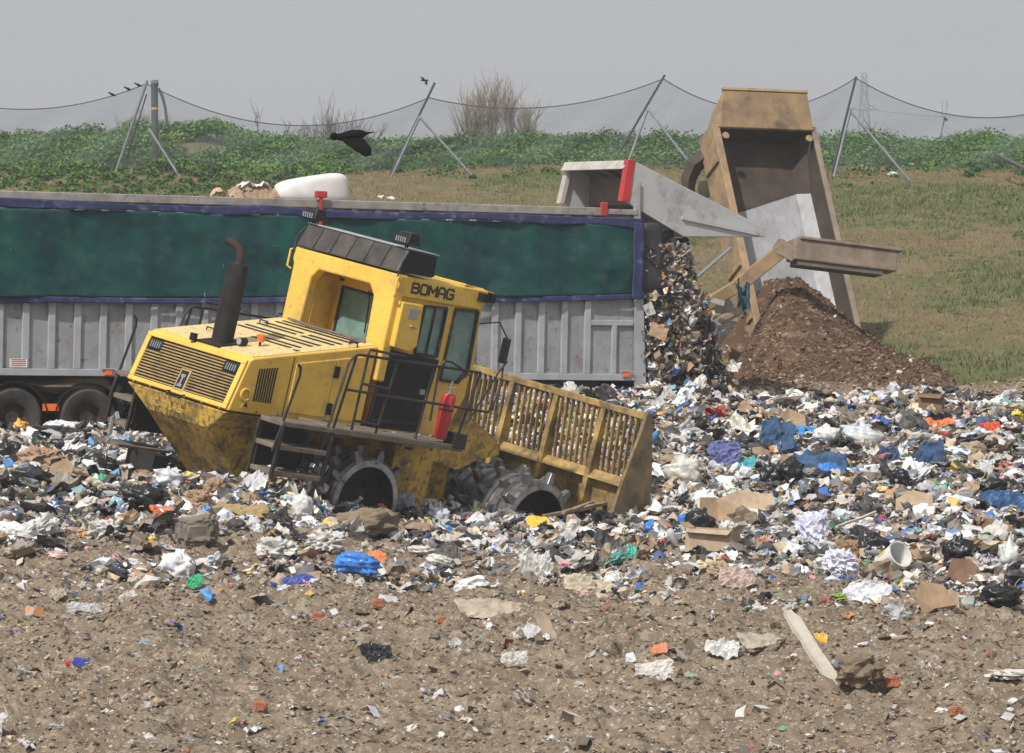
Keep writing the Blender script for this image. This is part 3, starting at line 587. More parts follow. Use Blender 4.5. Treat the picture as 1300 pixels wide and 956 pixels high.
for y in (-1.08, 1.10):
    l_ = MB().box(2.53, 2.78, y - .16, y + .16, 5.12, 5.15); l_.hexa([(2.50, y - .16, 5.13), (2.78, y - .15, 5.13), (2.78, y + .15, 5.13), (2.50, y + .16, 5.13), (2.56, y - .13, 5.30), (2.74, y - .12, 5.30), (2.74, y + .12, 5.30), (2.56, y + .13, 5.30)])
    l_.box(2.62, 2.66, y - .03, y + .03, 5.06, 5.14); wl = cb(l_, 'roof_lamp', 'black', bevel=.012)
    gl = MB()
    for j in range(5): gl.box(2.49, 2.50, y - .11 + j * .05, y - .085 + j * .05, 5.14, 5.22)
    cb(gl, 'lamp_guard', 'chrome', wl)
for s in (-1, 1):
    cb(MB().tube([(2.60, s * 1.19, 5.0), (2.50, s * 1.22, 4.85), (2.46, s * 1.22, 4.6)], .016, 6), 'cowl_bracket', 'rail', rc)
    cb(MB().tube([(2.49, s * 1.22, 4.63), (2.44, s * 1.26, 4.60), (2.44, s * 1.26, 4.34), (2.49, s * 1.22, 4.31)], .018, 6), 'cab_grab_handle', 'yellow')
    # black lower door
    d = cb(MB().prism([(2.57, 2.31), (3.62, 2.31), (3.74, 3.46), (2.63, 3.5)], 'y', s * 1.11, s * 1.17), 'black_door', 'black', bevel=.012)
    cb(MB().box(3.46, 3.56, *sorted((s * 1.17, s * 1.20)), 2.9, 2.98), 'door_handle', 'chrome', d)
    dd = MB()
    for q in ((2.61, 2.40, 3.60, 2.44), (2.66, 3.36, 3.68, 3.40)): dd.bar((q[0], s * 1.175, q[1]), (q[2], s * 1.175, q[3]), .035, .02, (0, 1, 0))
    cb(dd, 'door_rib', 'rail', d)
    # platform, steps
    ya, yb = (-1.98, -1.12) if s < 0 else (1.12, 1.98)
    pl = cb(MB().box(1.18, 3.86, ya, yb, 2.20, 2.29), 'platform', 'step', bevel=.01)
    cb(MB().box(3.50, 3.88, ya - .01, yb, 2.22, 2.46) if False else MB().box(3.62, 3.88, *( (-2.0, -1.75) if s < 0 else (1.75, 2.0)), 2.24, 2.47), 'platform_end_box', 'rail', pl, bevel=.01)
    yo, yi = s * 1.97, s * 1.45
    for x0 in (.17, 1.16):
        for yy in (yo, yi): cb(MB().bar((x0 - .03, yy, 1.42), (x0, yy, 2.22), .05, .05, (1, 0, 0)), 'step_stringer', 'rail')
    cb(MB().box(.22, 1.12, min(yi, yi - s * .01), max(yi, yi + s * .02), 1.45, 2.2), 'step_back_plate', 'rail')
    for z in (2.28, 1.93, 1.54): cb(MB().box(.14, 1.18, min(yi + s * .02, yo + s * .01), max(yi + s * .02, yo + s * .01), z - .075, z), 'step', 'step', bevel=.012)
    cb(MB().box(-.05, .95, min(s * 1.3, s * 1.95), max(s * 1.3, s * 1.95), 1.18, 1.22), 'lower_tread_plate', 'step')
    cb(MB().box(.2, .5, min(s * .75, s * 1.4), max(s * .75, s * 1.4), .9, 1.2), 'tread_bracket', 'hollow')
    # rails
    yr = s * 1.95; r_ = .021
    rails = [[(.08, 1.82), (.14, 2.1), (.30, 2.98), (.28, 3.10), (.22, 3.14)], [(1.02, 1.68), (1.02, 1.95), (1.20, 3.28), (1.28, 3.38), (1.36, 3.42), (3.90, 3.44)],
             [(1.17, 2.25), (1.32, 3.40)], [(1.54, 2.29), (1.55, 3.42)], [(2.03, 2.29), (2.16, 3.43)], [(2.86, 2.29), (2.92, 3.43)], [(3.70, 2.35), (3.90, 3.44)], [(1.25, 2.88), (4.24, 2.86), (4.28, 2.95)], [(1.54, 3.0), (2.1, 2.98)], [(1.54, 2.44), (2.05, 2.42)], [(1.54, 3.42), (1.57, 3.52), (2.3, 3.50)]]
    for q in rails: cb(MB().tube([(a, yr, b_) for a, b_ in q], r_, 7), 'handrail', 'rail', smooth=True)
    cb(MB().tube([(3.06, yr + .02 * s, 2.60), (3.03, yr, 3.40), (3.10, yr, 3.53), (3.25, yr, 3.53), (3.6, yr, 3.42)], .018, 7), 'handrail', 'rail', smooth=True)
    # door mirror on its arms
    cb(MB().tube([(4.46, s * 1.12, 4.12), (4.75, s * 1.25, 4.20), (4.96, s * 1.28, 3.97)], .013, 6), 'mirror_arm', 'rail')
    cb(MB().tube([(4.30, yr, 2.9), (4.62, s * 1.7, 3.30), (4.96, s * 1.32, 3.55)], .015, 6), 'mirror_arm', 'rail'); cb(MB().tube([(4.28, s * 1.5, 2.6), (4.70, s * 1.5, 3.42), (5.02, s * 1.32, 3.62)], .015, 6), 'mirror_arm', 'rail')
    mr_ = cb(MB().box(4.93, 4.98, s * 1.28 - .08, s * 1.28 + .08, 3.58, 3.98), 'mirror', 'black', bevel=.02); cb(MB().box(4.925, 4.93, s * 1.28 - .06, s * 1.28 + .06, 3.61, 3.95), 'mirror_glass', 'black', mr_)
    # lift arms to the blade
    cb(MB().prism([(4.20, 2.25), (4.75, 2.66), (5.55, 2.30), (5.62, 2.26), (5.62, 2.12), (5.2, 2.0), (4.8, 1.80), (4.2, 1.9)], 'y', s * .88, s * .98) if s < 0 else MB().prism([(4.20, 2.25), (4.75, 2.66), (5.55, 2.30), (5.62, 2.26), (5.62, 2.12), (5.2, 2.0), (4.8, 1.80), (4.2, 1.9)], 'y', .88, .98), 'blade_arm', 'yellow_dirty', bevel=.01)
    cb(MB().tube([(4.76, s * .93, 2.67), (5.56, s * .93, 2.32)], .03, 6), 'arm_flange', 'blade')
cb(MB().box(4.9, 7.5, -.035, .035, 1.3, 1.6), 'push_beam', 'yellow_dirty')
# fire extinguisher
fx = cb(MB().lathe([(0, 2.33), (.085, 2.34), (.10, 2.37), (.115, 2.9), (.115, 2.98), (.09, 3.04), (0, 3.055)], (3.44, -1.86, 0), 'z', 20), 'fire_extinguisher', 'red', smooth=True)
cb(MB().tube([(3.44, -1.86, 3.04), (3.44, -1.86, 3.14)], .025, 8).tube([(3.40, -1.86, 3.12), (3.53, -1.88, 3.15)], .014, 6).tube([(3.44, -1.86, 3.14), (3.45, -1.86, 3.24)], .014, 6), 'extinguisher_valve', 'chrome', fx)
cb(MB().lathe([(.119, 2.78), (.119, 2.81)], (3.44, -1.86, 0), 'z', 20), 'extinguisher_strap', 'rail', fx)
# chassis between the drums
cb(MB().box(1.2, 3.2, -.55, .55, .75, 1.3), 'rear_axle_frame', 'hollow')
cb(MB().prism([(3.12, 1.0), (3.95, .95), (3.95, 2.19), (3.12, 2.19)], 'y', -1.30, 1.30), 'centre_frame', 'yellow_dirty', bevel=.02)
cb(MB().box(3.30, 3.46, -1.308, -1.30, 2.05, 2.085), 'frame_slot', 'hollow')  # dark strip painting the shade of a slot
cb(MB().box(3.95, 5.15, -.45, .45, 1.0, 1.9), 'front_frame', 'yellow_dirty', bevel=.02)
cb(MB().hexa([(3.9, -1.45, 1.0), (5.1, -1.45, .75), (5.1, -1.25, .75), (3.9, -1.25, 1.0), (3.9, -1.45, 1.22), (5.1, -1.45, .95), (5.1, -1.25, .95), (3.9, -1.25, 1.22)]), 'scraper_beam', 'yellow_dirty')
# spiked drums
def drum(cx, cz, y0, y1, Rr=.70, seed=1):
    s = -1 if y0 < 0 else 1; a, b_ = min(y0, y1), max(y0, y1); rr = random.Random(seed)
    face = a if s < 0 else b_; inn = b_ if s < 0 else a; sg = -s
    prof = [(.56, face + sg * .35), (.56, face), (.60, face - 0.0), (.665, face + sg * .01), (Rr, face + sg * .05)]
    n = 7
    for k in range(n):       # welded rings
        t0 = face + sg * (.05 + (abs(y1 - y0) - .05) * k / n); t1 = face + sg * (.05 + (abs(y1 - y0) - .05) * (k + 1) / n); w_ = (t1 - t0)
        prof += [(Rr, t0 + w_ * .55), (Rr - .035, t0 + w_ * .62), (Rr - .035, t0 + w_ * .94), (Rr, t1)]
    prof += [(.2, inn)]
    d = cb(MB().lathe(prof, (cx, 0, cz), 'y', 48), 'spiked_drum', 'steel', smooth=True, autos=28)
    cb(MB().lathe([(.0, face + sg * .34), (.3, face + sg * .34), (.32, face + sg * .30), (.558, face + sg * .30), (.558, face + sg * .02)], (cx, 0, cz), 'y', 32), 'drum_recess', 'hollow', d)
    cb(MB().lathe([(.565, face - sg * .004), (.655, face + sg * .006), (.655, face + sg * .03), (.565, face + sg * .03), (.565, face - sg * .004)], (cx, 0, cz), 'y', 40), 'drum_rim', 'rimsteel', d, smooth=True, autos=30)
    cols = 5 if abs(y1 - y0) < 1.3 else 6
    for k in range(cols):
        yy = face + sg * (.09 + (abs(y1 - y0) - .2) * k / (cols - 1)); m_ = 10
        for j in range(m_):
            q = 2 * math.pi * (j + (k % 2) * .5) / m_ + .12; ca, sa = math.cos(q), math.sin(q); w1, w2, hh = .075, .038, .155 * rr.uniform(.8, 1.05); ln1, ln2 = .085, .05
            P_ = []
            for r0, ww, ll in ((Rr - .05, w1, ln1), (Rr + hh, w2, ln2)):
                for u_, v_ in ((-1, -1), (1, -1), (1, 1), (-1, 1)):
                    P_.append((cx + ca * r0 - sa * u_ * ww, yy + v_ * ll, cz + sa * r0 + ca * u_ * ww))
            cb(MB().hexa(P_), 'drum_tooth', 'steel', d, bevel=.012)
    return d
for s in (-1, 1):
    drum(2.32, 1.20, s * 1.75, s * .65, .70, 3)
    drum(6.0, 1.20, s * 1.75, s * .04, .70, 5)
# blade
xb = lambda z: 7.6 + .38 * ((3.2 - z) / 2.6) ** 1.5 if z < 3.2 else 7.6
t = MB(); t.box(7.54, 7.68, -2.05, 2.05, 3.12, 3.22); cb(t, 'blade_top_rail', 'blade', bevel=.01)
n_b = 33
for k in range(n_b):
    y = -1.98 + 3.96 * k / (n_b - 1)
    if min(abs(y - p) for p in (-1.12, -.02, 1.02)) < .05: continue
    zz = [3.12, 2.8, 2.45, 2.06]; m_ = MB()
    for i_ in range(3): m_.bar((xb(zz[i_]) , y, zz[i_]), (xb(zz[i_ + 1]), y, zz[i_ + 1]), .03, .06, (1, 0, 0))
    cb(m_, 'blade_bar', 'blade')
for y in (-1.12, -.02, 1.02):
    m_ = MB()
    zz = [3.12, 2.7, 2.2, 1.6, 1.0]; tk = [.06, .12, .2, .3, .34]
    for i_ in range(4):
        a0, a1 = xb(zz[i_]), xb(zz[i_ + 1]); m_.hexa([(a1 - tk[i_ + 1], y - .05, zz[i_ + 1]), (a1, y - .05, zz[i_ + 1]), (a1, y + .05, zz[i_ + 1]), (a1 - tk[i_ + 1], y + .05, zz[i_ + 1]), (a0 - tk[i_], y - .05, zz[i_]), (a0, y - .05, zz[i_]), (a0, y + .05, zz[i_]), (a0 - tk[i_], y + .05, zz[i_])])
    cb(m_, 'blade_post', 'blade')
m_ = MB(); zz = np.linspace(2.12, .55, 8)
for i_ in range(7):
    a0, a1 = xb(zz[i_]), xb(zz[i_ + 1]); tt = .10
    m_.hexa([(a1 - tt, -2.02, zz[i_ + 1]), (a1, -2.02, zz[i_ + 1]), (a1, 2.02, zz[i_ + 1]), (a1 - tt, 2.02, zz[i_ + 1]), (a0 - tt, -2.02, zz[i_]), (a0, -2.02, zz[i_]), (a0, 2.02, zz[i_]), (a0 - tt, 2.02, zz[i_])])
cb(m_, 'blade_plate', 'blade')
m_ = MB(); m_.hexa([(7.48, -2.02, 2.0), (7.62, -2.02, 2.0), (7.62, 2.02, 2.0), (7.48, 2.02, 2.0), (7.60, -2.02, 2.14), (7.64, -2.02, 2.14), (7.64, 2.02, 2.14), (7.60, 2.02, 2.14)]); cb(m_, 'blade_ledge', 'blade')
for s in (-1, 1):
    cb(MB().prism([(7.55, 3.24), (7.68, 3.24), (7.98, 2.2), (8.14, 1.5), (8.2, .5), (7.25, .5), (7.28, 1.7), (7.33, 2.1), (7.50, 2.9)], 'y', *sorted((s * 2.03, s * 2.09))), 'blade_end_plate', 'blade_low', bevel=.008)
for s in (-1, 1):
    bb = [(.35 + k * .42, s * (1.12 if s < 0 else 1.26), 2.27) for k in range(6)]
    for p in bb[:3] if s < 0 else (): cb(MB().tube([p, (p[0], p[1] + s * .014, p[2])], .022, 6), 'panel_bolt', 'step')
for y in np.linspace(-.95, 1.1, 6): cb(MB().tube([rp(y, .99, .0), rp(y, .99, .03)], .018, 6), 'panel_bolt', 'slat')
for x, z in ((3.2, 1.15), (3.85, 1.15), (3.2, 2.1), (3.85, 2.1), (3.5, 1.6)): cb(MB().tube([(x, -1.30, z), (x, -1.32, z)], .03, 6), 'frame_bolt', 'step')
cb(MB().box(.86, .875, -1.126, -1.12, 2.25, 3.16), 'panel_seam', 'ink'); cb(MB().box(2.46, 2.475, -1.128, -1.12, 2.25, 3.45), 'panel_seam', 'ink')
for y in (-.8, .8): cb(MB().box(3.20, 3.215, y - .06, y + .06, 4.28, 4.33), 'work_lamp', 'black')
# dried mud and rags caught on the hull, steps and drums
lv = [crumpled_lump(900 + k, 3, .35, .5, 3.0) for k in range(6)]
rr2 = random.Random(5)
for k in range(26):
    x, y, z = [(rr2.uniform(.3, 1.1), -rr2.uniform(1.55, 1.9), [1.55, 1.94, 2.29][k % 3]), (rr2.uniform(1.3, 3.4), -rr2.uniform(1.2, 1.5), 2.29), (rr2.uniform(-.02, .9), -rr2.uniform(1.35, 1.85), 1.23)][k % 3 if k < 18 else 2]
    v, f = lv[k % 6]; sz = rr2.uniform(.03, .09); mesh_np('caught_mud', v * sz + (np.array([x, y, z + sz * .2]) - BASE), f, M['step'] if k % 4 else M['white'], comp, True)
# rag, hose and hook chain on the machine
cb(MB().tube([(2.42, .95, zt(2.42) + .05), (2.40, .4, zt(2.4) + .035), (2.41, -.3, zt(2.4) + .04), (2.40, -.9, zt(2.4) + .03)], .02, 6), 'hood_edge_hose', 'step')
hk = cb(MB().tube([(-.3, 1.30, 1.35), (-.3, 1.30, 1.62), (-.32, 1.20, 1.70), (-.34, 1.12, 1.62)], .035, 6), 'tow_hook', 'chrome')
hk.location = (0, 0, 0)
for k in range(6):
    cb(MB().tube([(-.3 + .03 * math.cos(t) * (k % 2), 1.30 + .03 * math.cos(t) * (1 - k % 2), 1.30 - k * .075 + .05 * math.sin(t)) for t in np.linspace(0, 6.28, 9)], .010, 5, False), 'chain_link', 'chrome', hk)
# ------------------------------------------------------------------ tipping trailer (x to its rear, y to the far side, z up; origin rear near bottom corner)
oT = at(805, 482, 80.5); aT = at(0, 475, 75.0)
dT = (oT - aT) / np.linalg.norm(oT - aT); RT_, _ = frame(dT, np.array([0, 0, 1.]) - dT * dT[2], (0, 0, 0))
trl = empty('tipping_trailer', mat4(RT_, oT), 'long grey ribbed tipping trailer with green side sheet and a raised tailgate', 'trailer')
def tb_(mb, name, m, parent=None, bevel=0, smooth=False, **k): return mb.build(name, M[m], parent or trl, bevel, smooth, **k)
LT = -13.4
b = MB(); b.box(LT, 0, 0, .05, 0, 3.0); b.box(LT, 0, 2.45, 2.5, 0, 3.0); b.box(LT, 0, .05, 2.45, .0, .08); b.box(LT, LT + .06, .05, 2.45, .08, 3.05)
tb_(b, 'trailer_body', 'tgrey')
for y0 in (-.055, 2.5):
    k = 0; x = -1.0
    while x > LT:
        tb_(MB().box(x - .065, x + .065, y0, y0 + .055, .1, 2.98), 'side_rib', 'trib', bevel=.012); x -= .47; k += 1
    tb_(MB().box(-.5, -.40, y0, y0 + .055, .1, 1.02), 'side_rib', 'trib', bevel=.01)
    tb_(MB().box(-.93, -.06, y0 + .003, y0 + .052, .98, 1.08), 'side_cross_rail', 'trib', bevel=.01)
    tb_(MB().box(LT, .0, y0 - .01, y0 + .06, -.02, .10), 'bottom_rail', 'trib', bevel=.01)
    tb_(MB().box(LT, -.75, y0 - .03, y0 + .09, 2.97, 3.12), 'top_rail', 'trail', bevel=.015)
    tb_(MB().hexa([(-.02, y0, -.35), (.24, y0, -.35), (.24, y0 + .055, -.35), (-.02 + .1, y0 + .055, -.35), (-.10, y0, 3.2), (.04, y0, 3.2), (.04, y0 + .055, 3.2), (-.10, y0 + .055, 3.2)]), 'rear_post', 'trib', bevel=.01)
tb_(MB().box(-.75, -.02, -.07, 2.57, 3.0, 3.10), 'rear_top_beam', 'trail', bevel=.01)
# tarpaulin over the near side: draped mesh with hems
def drape(name, m, x0, x1, zb, zt_, nx_, nz_, yoff, amp, seed, parent=None):
    u, v = np.meshgrid(np.linspace(0, 1, nx_), np.linspace(0, 1, nz_)); x = x0 + (x1 - x0) * u
    b0 = zb(x) if callable(zb) else zb; t0 = zt_(x) if callable(zt_) else zt_
    z = b0 + (t0 - b0) * v
    rib = .011 * np.cos((x + 1.0) / .47 * 2 * math.pi + .5 * vn(x, z, 5)) * vn(x * .5, z * .6, 6) + .03 * np.abs(np.sin(z * 2.6 + 2.5 * vn(x * .35, 1, 7))) * vn(x * .3, z, 8); fold = amp * (fbm(x * .8 + z * .6, z * .9, seed, 5) - .5) + .02 * np.abs(np.sin(x * 2.1 + z * 1.3 + 3 * vn(x * .4, z, seed)))
    y = np.minimum(yoff - .075 + rib - 1.2 * fold, yoff + .004)
    V = np.stack([x.ravel(), y.ravel(), z.ravel()], 1); a = (np.arange(nz_ - 1)[:, None] * nx_ + np.arange(nx_ - 1)[None]).ravel()
    o = mesh_np(name, V, np.stack([a, a + 1, a + nx_ + 1, a + nx_], 1), m, parent, True); so = o.modifiers.new('t', 'SOLIDIFY'); so.thickness = .006; return o
zb_ = lambda x: 1.47 + .0205 * x - .04 * np.abs(np.sin(x * .55)); zt2 = lambda x: 2.93 - .03 * vn(x * .6, 0, 9) - np.clip((x + .9) / 1.0, 0, 1) * .05
tp_ = drape('tarpaulin', M['tarp'], LT, -.12, lambda x: zb_(x) + .10, lambda x: zt2(x) - .10, 500, 34, -.07, .17, 21, trl)
drape('tarp_hem', M['tblue'], LT, .02, lambda x: zb_(x), lambda x: zb_(x) + .10, 500, 5, -.076, .10, 22, tp_)
drape('tarp_hem', M['tblue'], LT, .02, lambda x: zt2(x) - .065 - .07 * vn(x * 1.1, 2, 5), lambda x: zt2(x) + .02 + .09 * vn(x * .8, 7, 4), 500, 6, -.085, .09, 23, tp_)
drape('tarp_hem', M['tblue'], -.16, .06, lambda x: zb_(x), lambda x: zt2(x), 6, 60, -.08, .10, 24, tp_)
fl = MB(); 
fv, ff = IC[3]; v_ = np.sign(fv) * np.abs(fv) ** .45; v_ = v_ * np.array([.22, .06, .62]) + np.array([.27, -.02, 2.26]); v_[:, 1] += .03 * crumple(v_ * 3, 4, 1.5, 3)
mesh_np('rubber_flap', v_, ff, M['rubberflap'], trl, True)
ps = tb_(MB().box(-6.42, -6.36, -.16, -.12, 2.3, 3.20), 'red_strap_post', 'red', bevel=.008); tb_(MB().box(-6.5, -6.28, -.18, -.08, 3.15, 3.27), 'strap_ratchet', 'red', ps, bevel=.02)
ps = tb_(MB().box(-.80, -.66, -.10, -.04, 2.96, 3.22), 'strap_ratchet', 'red', bevel=.02)
tb_(MB().tube([(-.02, -.1, 3.0), (-.02, -.1, 3.6)], .02, 6), 'tailgate_ram', 'chrome')
# marker lamps, stickers
for x, z in ((-10.31, .05), (-.21, .10)):
    l_ = tb_(MB().box(x - .12, x + .12, -.12, -.066, z + .05, z + .07), 'lamp_hood', 'trib'); tb_(MB().box(x - .07, x + .07, -.11, -.066, z - .05, z + .045), 'marker_lamp', 'orange', bevel=.008)
s_ = tb_(MB().box(-12.1, -11.78, -.064, -.058, .12, .27), 'sticker', 'white'); ln = MB()
for z in (.145, .18, .215, .245): ln.box(-12.07, -11.81, -.0665, -.064, z, z + .014)
tb_(ln, 'sticker_print', 'red', s_)
# underframe and wheels
tb_(MB().box(LT, -.3, .55, .75, -.32, -.02), 'chassis_beam', 'black'); tb_(MB().box(LT, -.3, 1.75, 1.95, -.32, -.02), 'chassis_beam', 'black')
tb_(MB().box(-2.6, -.75, .02, .08, -.42, -.02), 'side_guard', 'black')
tb_(MB().box(-1.1, -.8, .5, 2.0, -.6, -.1), 'rear_bumper_frame', 'rust')
def wheel(x, z, parent, bt, y0=.02, r=.53, w=.30):
    ty = bt(MB().lathe([(.30, y0 + .04), (.36, y0 + .01), (.47, y0), (r - .02, y0 + .03), (r, y0 + .07), (r, y0 + w - .07), (r - .02, y0 + w - .03), (.4, y0 + w), (.3, y0 + w - .04)], (x, 0, z), 'y', 36), 'tyre', 'tyre', parent, smooth=True)
    bt(MB().lathe([(0, y0 + .12), (.12, y0 + .10), (.13, y0 + .16), (.22, y0 + .17), (.27, y0 + .05), (.305, y0 + .04), (.305, y0 + .2)], (x, 0, z), 'y', 28), 'wheel_rim', 'rust', ty, smooth=True)
    return ty
for x in (-2.9, -4.2, -5.5):
    for y0 in (.02, 2.18): wheel(x, -.56, trl, tb_, y0)
    tb_(MB().tube([(x, .3, -.56), (x, 2.2, -.56)], .07, 8), 'axle', 'black')
# raised tub tailgate: near and far cheeks, outer skin on top, open towards the front and below
tg = MB(); prof_n = [(-.30, 3.27), (-.12, 3.99), (2.64, 2.84), (2.66, 2.66), (.95, 2.63), (.0, 3.10)]
def slab(poly, y0, y1): return MB().prism(poly, 'y', y0, y1)
ck = tb_(slab(prof_n, -.05, .02), 'tailgate_cheek', 'cream_skin', bevel=.012); tb_(slab(prof_n, 2.48, 2.55), 'tailgate_cheek', 'cream_skin', bevel=.012)
tb_(MB().hexa([(-.12, .02, 3.93), (2.64, .02, 2.78), (2.64, 2.48, 2.78), (-.12, 2.48, 3.93), (-.12, .02, 3.985), (2.64, .02, 2.835), (2.64, 2.48, 2.835), (-.12, 2.48, 3.985)]), 'tailgate_skin', 'inner')
tb_(MB().box(2.60, 2.66, .02, 2.48, 2.66, 2.78), 'tailgate_lip', 'cream_skin')
rim = MB(); 
rim.hexa([(-.31, .05, 3.84), (-.13, .05, 3.84), (-.13, 2.5, 3.84), (-.31, 2.5, 3.84), (-.20, -.05, 4.0), (-.08, -.05, 4.0), (-.08, 2.55, 4.0), (-.20, 2.55, 4.0)])
rim.hexa([(-.36, 2.40, 3.22), (-.26, 2.40, 3.22), (-.26, 2.56, 3.22), (-.36, 2.56, 3.22), (-.20, 2.40, 3.9), (-.10, 2.40, 3.9), (-.10, 2.56, 3.9), (-.20, 2.56, 3.9)])
tb_(rim, 'tailgate_rim', 'tcream', bevel=.01)
tb_(MB().hexa([(-.37, -.07, 3.25), (-.20, -.07, 3.25), (-.20, .10, 3.25), (-.37, .10, 3.25), (-.25, -.07, 4.01), (-.10, -.07, 4.01), (-.10, .10, 4.01), (-.25, .10, 4.01)]), 'tailgate_rim', 'red', bevel=.01)
rb = MB()
for y in (.7, 1.25, 1.8): rb.bar((.0, y, 3.86), (2.55, y, 2.80), .06, .10)
tb_(rb, 'tailgate_inner_rib', 'inner'); tb_(MB().box(.3, .36, .02, 2.48, 3.2, 3.75), 'tailgate_inner_frame', 'inner')
tb_(MB().bar((.9, -.07, 2.98), (2.5, -.07, 2.72), .05, .07), 'cheek_flange', 'cream_skin')
for y in (-.02, 2.5): tb_(MB().tube([(1.25, y, 1.9), (1.95, y, 2.45)], .035, 8), 'tailgate_strut', 'chrome')
tb_(MB().bar((.75, .2, 1.68), (1.95, .2, 1.42), .07, .10), 'tailgate_locking_bar', 'tcream')
# load on the trailer
def stuff_lump(name, V, Fq, m, kind=None, smooth=True): 
    o = mesh_np(name, V, Fq, m, None, smooth); return o
u, v = np.meshgrid(np.linspace(LT + .1, -.1, 160), np.linspace(.06, 2.44, 30)); zz = 2.55 + .25 * fbm(u * 1.2, v * 1.2, 71, 4)
W_ = (RT_ @ np.stack([u.ravel(), v.ravel(), zz.ravel()])).T + oT; a = (np.arange(29)[:, None] * 160 + np.arange(159)[None]).ravel()
C_l = palette(len(a), (.15, .35, .3, .05, .35)); ld = mesh_np('trailer_load', W_, np.stack([a, a + 1, a + 161, a + 160], 1), M['litter'], col=C_l)
tag(ld, 'compressed mixed waste filling the grey trailer up to its rim', 'waste load', kind='stuff')
# column of waste bursting out of the rear
n = 2600; q = rng.random(n); px_ = rng.uniform(.05, 1.05, n); zc = -1.0 + 3.6 * q; wid = np.interp(zc, [-1, 0, 1, 2, 2.6], [2.5, 1.85, 1.5, 1.15, .85])
xx = .16 + wid * rng.random(n) ** .8; yy = rng.uniform(-.05, 2.5, n); xx = xx + .45 * (vn(zc * 1.6, yy * 1.2, 33) - .45) * (xx > .5); P_ = (RT_ @ np.stack([xx, yy, zc])).T + oT
cv, cf = IC[4]; cc = np.sign(cv) * np.abs(cv) ** .6; zc0 = .75 + cc[:, 2] * 1.8; wz = np.interp(zc0, [-1, 0, 1, 2, 2.6], [2.3, 1.65, 1.3, .95, .7]) / 2
core = np.stack([.0 + wz + cc[:, 0] * wz * .92, 1.22 + cc[:, 1] * 1.15, zc0], 1); core += (.10 * crumple(core, 9, 3, 4))[:, None] * cv
s_sz = .035 + .15 * rng.random(n) ** 2.0
nf = 1500; zf = -1.0 + 3.5 * rng.random(nf); wf = np.interp(zf, [-1, 0, 1, 2, 2.6], [2.5, 1.85, 1.5, 1.15, .85]); Pf = (RT_ @ np.stack([.12 + wf * rng.random(nf), -.02 + .08 * rng.random(nf), zf])).T + oT
A1 = scatter(P_, s_sz, palette(n, (.15, .30, .26, .04, .32)), ('lump', 'sheet', 'card', 'can', 'strip', 'biglump'), (.22, .38, .06, .02, .12, .2), 2.2); A2 = scatter(Pf, .03 + .13 * rng.random(nf) ** 2.4, palette(nf, (.17, .30, .24, .07, .32)), LK, (.25, .45, .12, .03, .15), 2.5)
A0 = ((RT_ @ core.T).T + oT, cf, np.tile(np.array([[.10, .075, .055]]), (len(cf), 1)))
V_, F_, C_ = join([A0, A1, A2]); sw = mesh_np('spilling_waste', V_, F_, M['litter'], col=C_); tag(sw, 'dense column of mixed waste bursting from the open rear of the grey trailer', 'waste load', kind='stuff')
# tractor unit at the front of the trailer: its twin rear axle shows at the left edge
ox = RT_ @ np.array([-11.3, 0, -1.27]) + oT
trk = empty('tractor_unit', mat4(RT_, ox), 'tractor unit coupled under the front of the grey trailer, twin rear wheels with black mudguards', 'truck')
def kb(mb, name, m, parent=None, bevel=0, smooth=False, **k): return mb.build(name, M[m], parent or trk, bevel, smooth, off=(-11.3, 0, -1.27), **k)
for x in (-11.99, -10.63):
    for y0 in (-.02, 2.22): wheel(x, -.745, trk, kb, y0, .53)
    for y0 in (-.03, 2.1):
        g_ = MB(); n = 20; a0, a1 = R(8), R(172)
        for k in range(n):
            t0 = a0 + (a1 - a0) * k / n; t1 = a0 + (a1 - a0) * (k + 1) / n; p_ = []
            for t in (t0, t1):
                for r_ in (.60, .625):
                    for y in (y0, y0 + .42): p_.append((x + r_ * math.cos(t), y, -.745 + r_ * math.sin(t)))
            g_.hexa([p_[0], p_[1], p_[5], p_[4], p_[2], p_[3], p_[7], p_[6]])
        kb(g_, 'mudguard', 'black', smooth=True)
    kb(MB().tube([(x, .2, -.745), (x, 2.3, -.745)], .08, 8), 'axle', 'black')
kb(MB().box(-17.3, -9.7, .75, .85, -.75, -.5), 'chassis_beam', 'black'); kb(MB().box(-17.3, -9.7, 1.65, 1.75, -.75, -.5), 'chassis_beam', 'black')
kb(MB().box(-11.45, -11.18, -.02, .05, -.62, -.5), 'marker_lamp', 'orange'); kb(MB().box(-12.3, -10.3, .5, 2.0, -.5, -.33), 'fifth_wheel', 'rust', bevel=.02)
cabm = MB().prism([(-17.3, -.7), (-17.5, .6), (-17.2, 2.4), (-15.3, 2.4), (-15.3, -.7)], 'y', .02, 2.48); kb(cabm, 'cab', 'white', bevel=.05)
kb(MB().prism([(-17.35, 1.0), (-17.12, 2.0), (-16.2, 2.0), (-16.2, 1.0)], 'y', .0, .02), 'cab_window', 'glass')
for y0 in (-.02, 2.2): wheel(-16.3, -.745, trk, kb, y0, .53)
# mud pile caught on the tractor chassis
mv, mf = IC[3]; mv = mv * (1 + .25 * crumple(mv, 77, 2.5, 3))[:, None] * np.array([.95, .45, .20]); mesh_np('mud_on_chassis', (mv + np.array([-10.75 + 11.3, .45, -.20 + 1.27])), mf, plain('brown_mud', (.23, .17, .12), .95), trk, True)

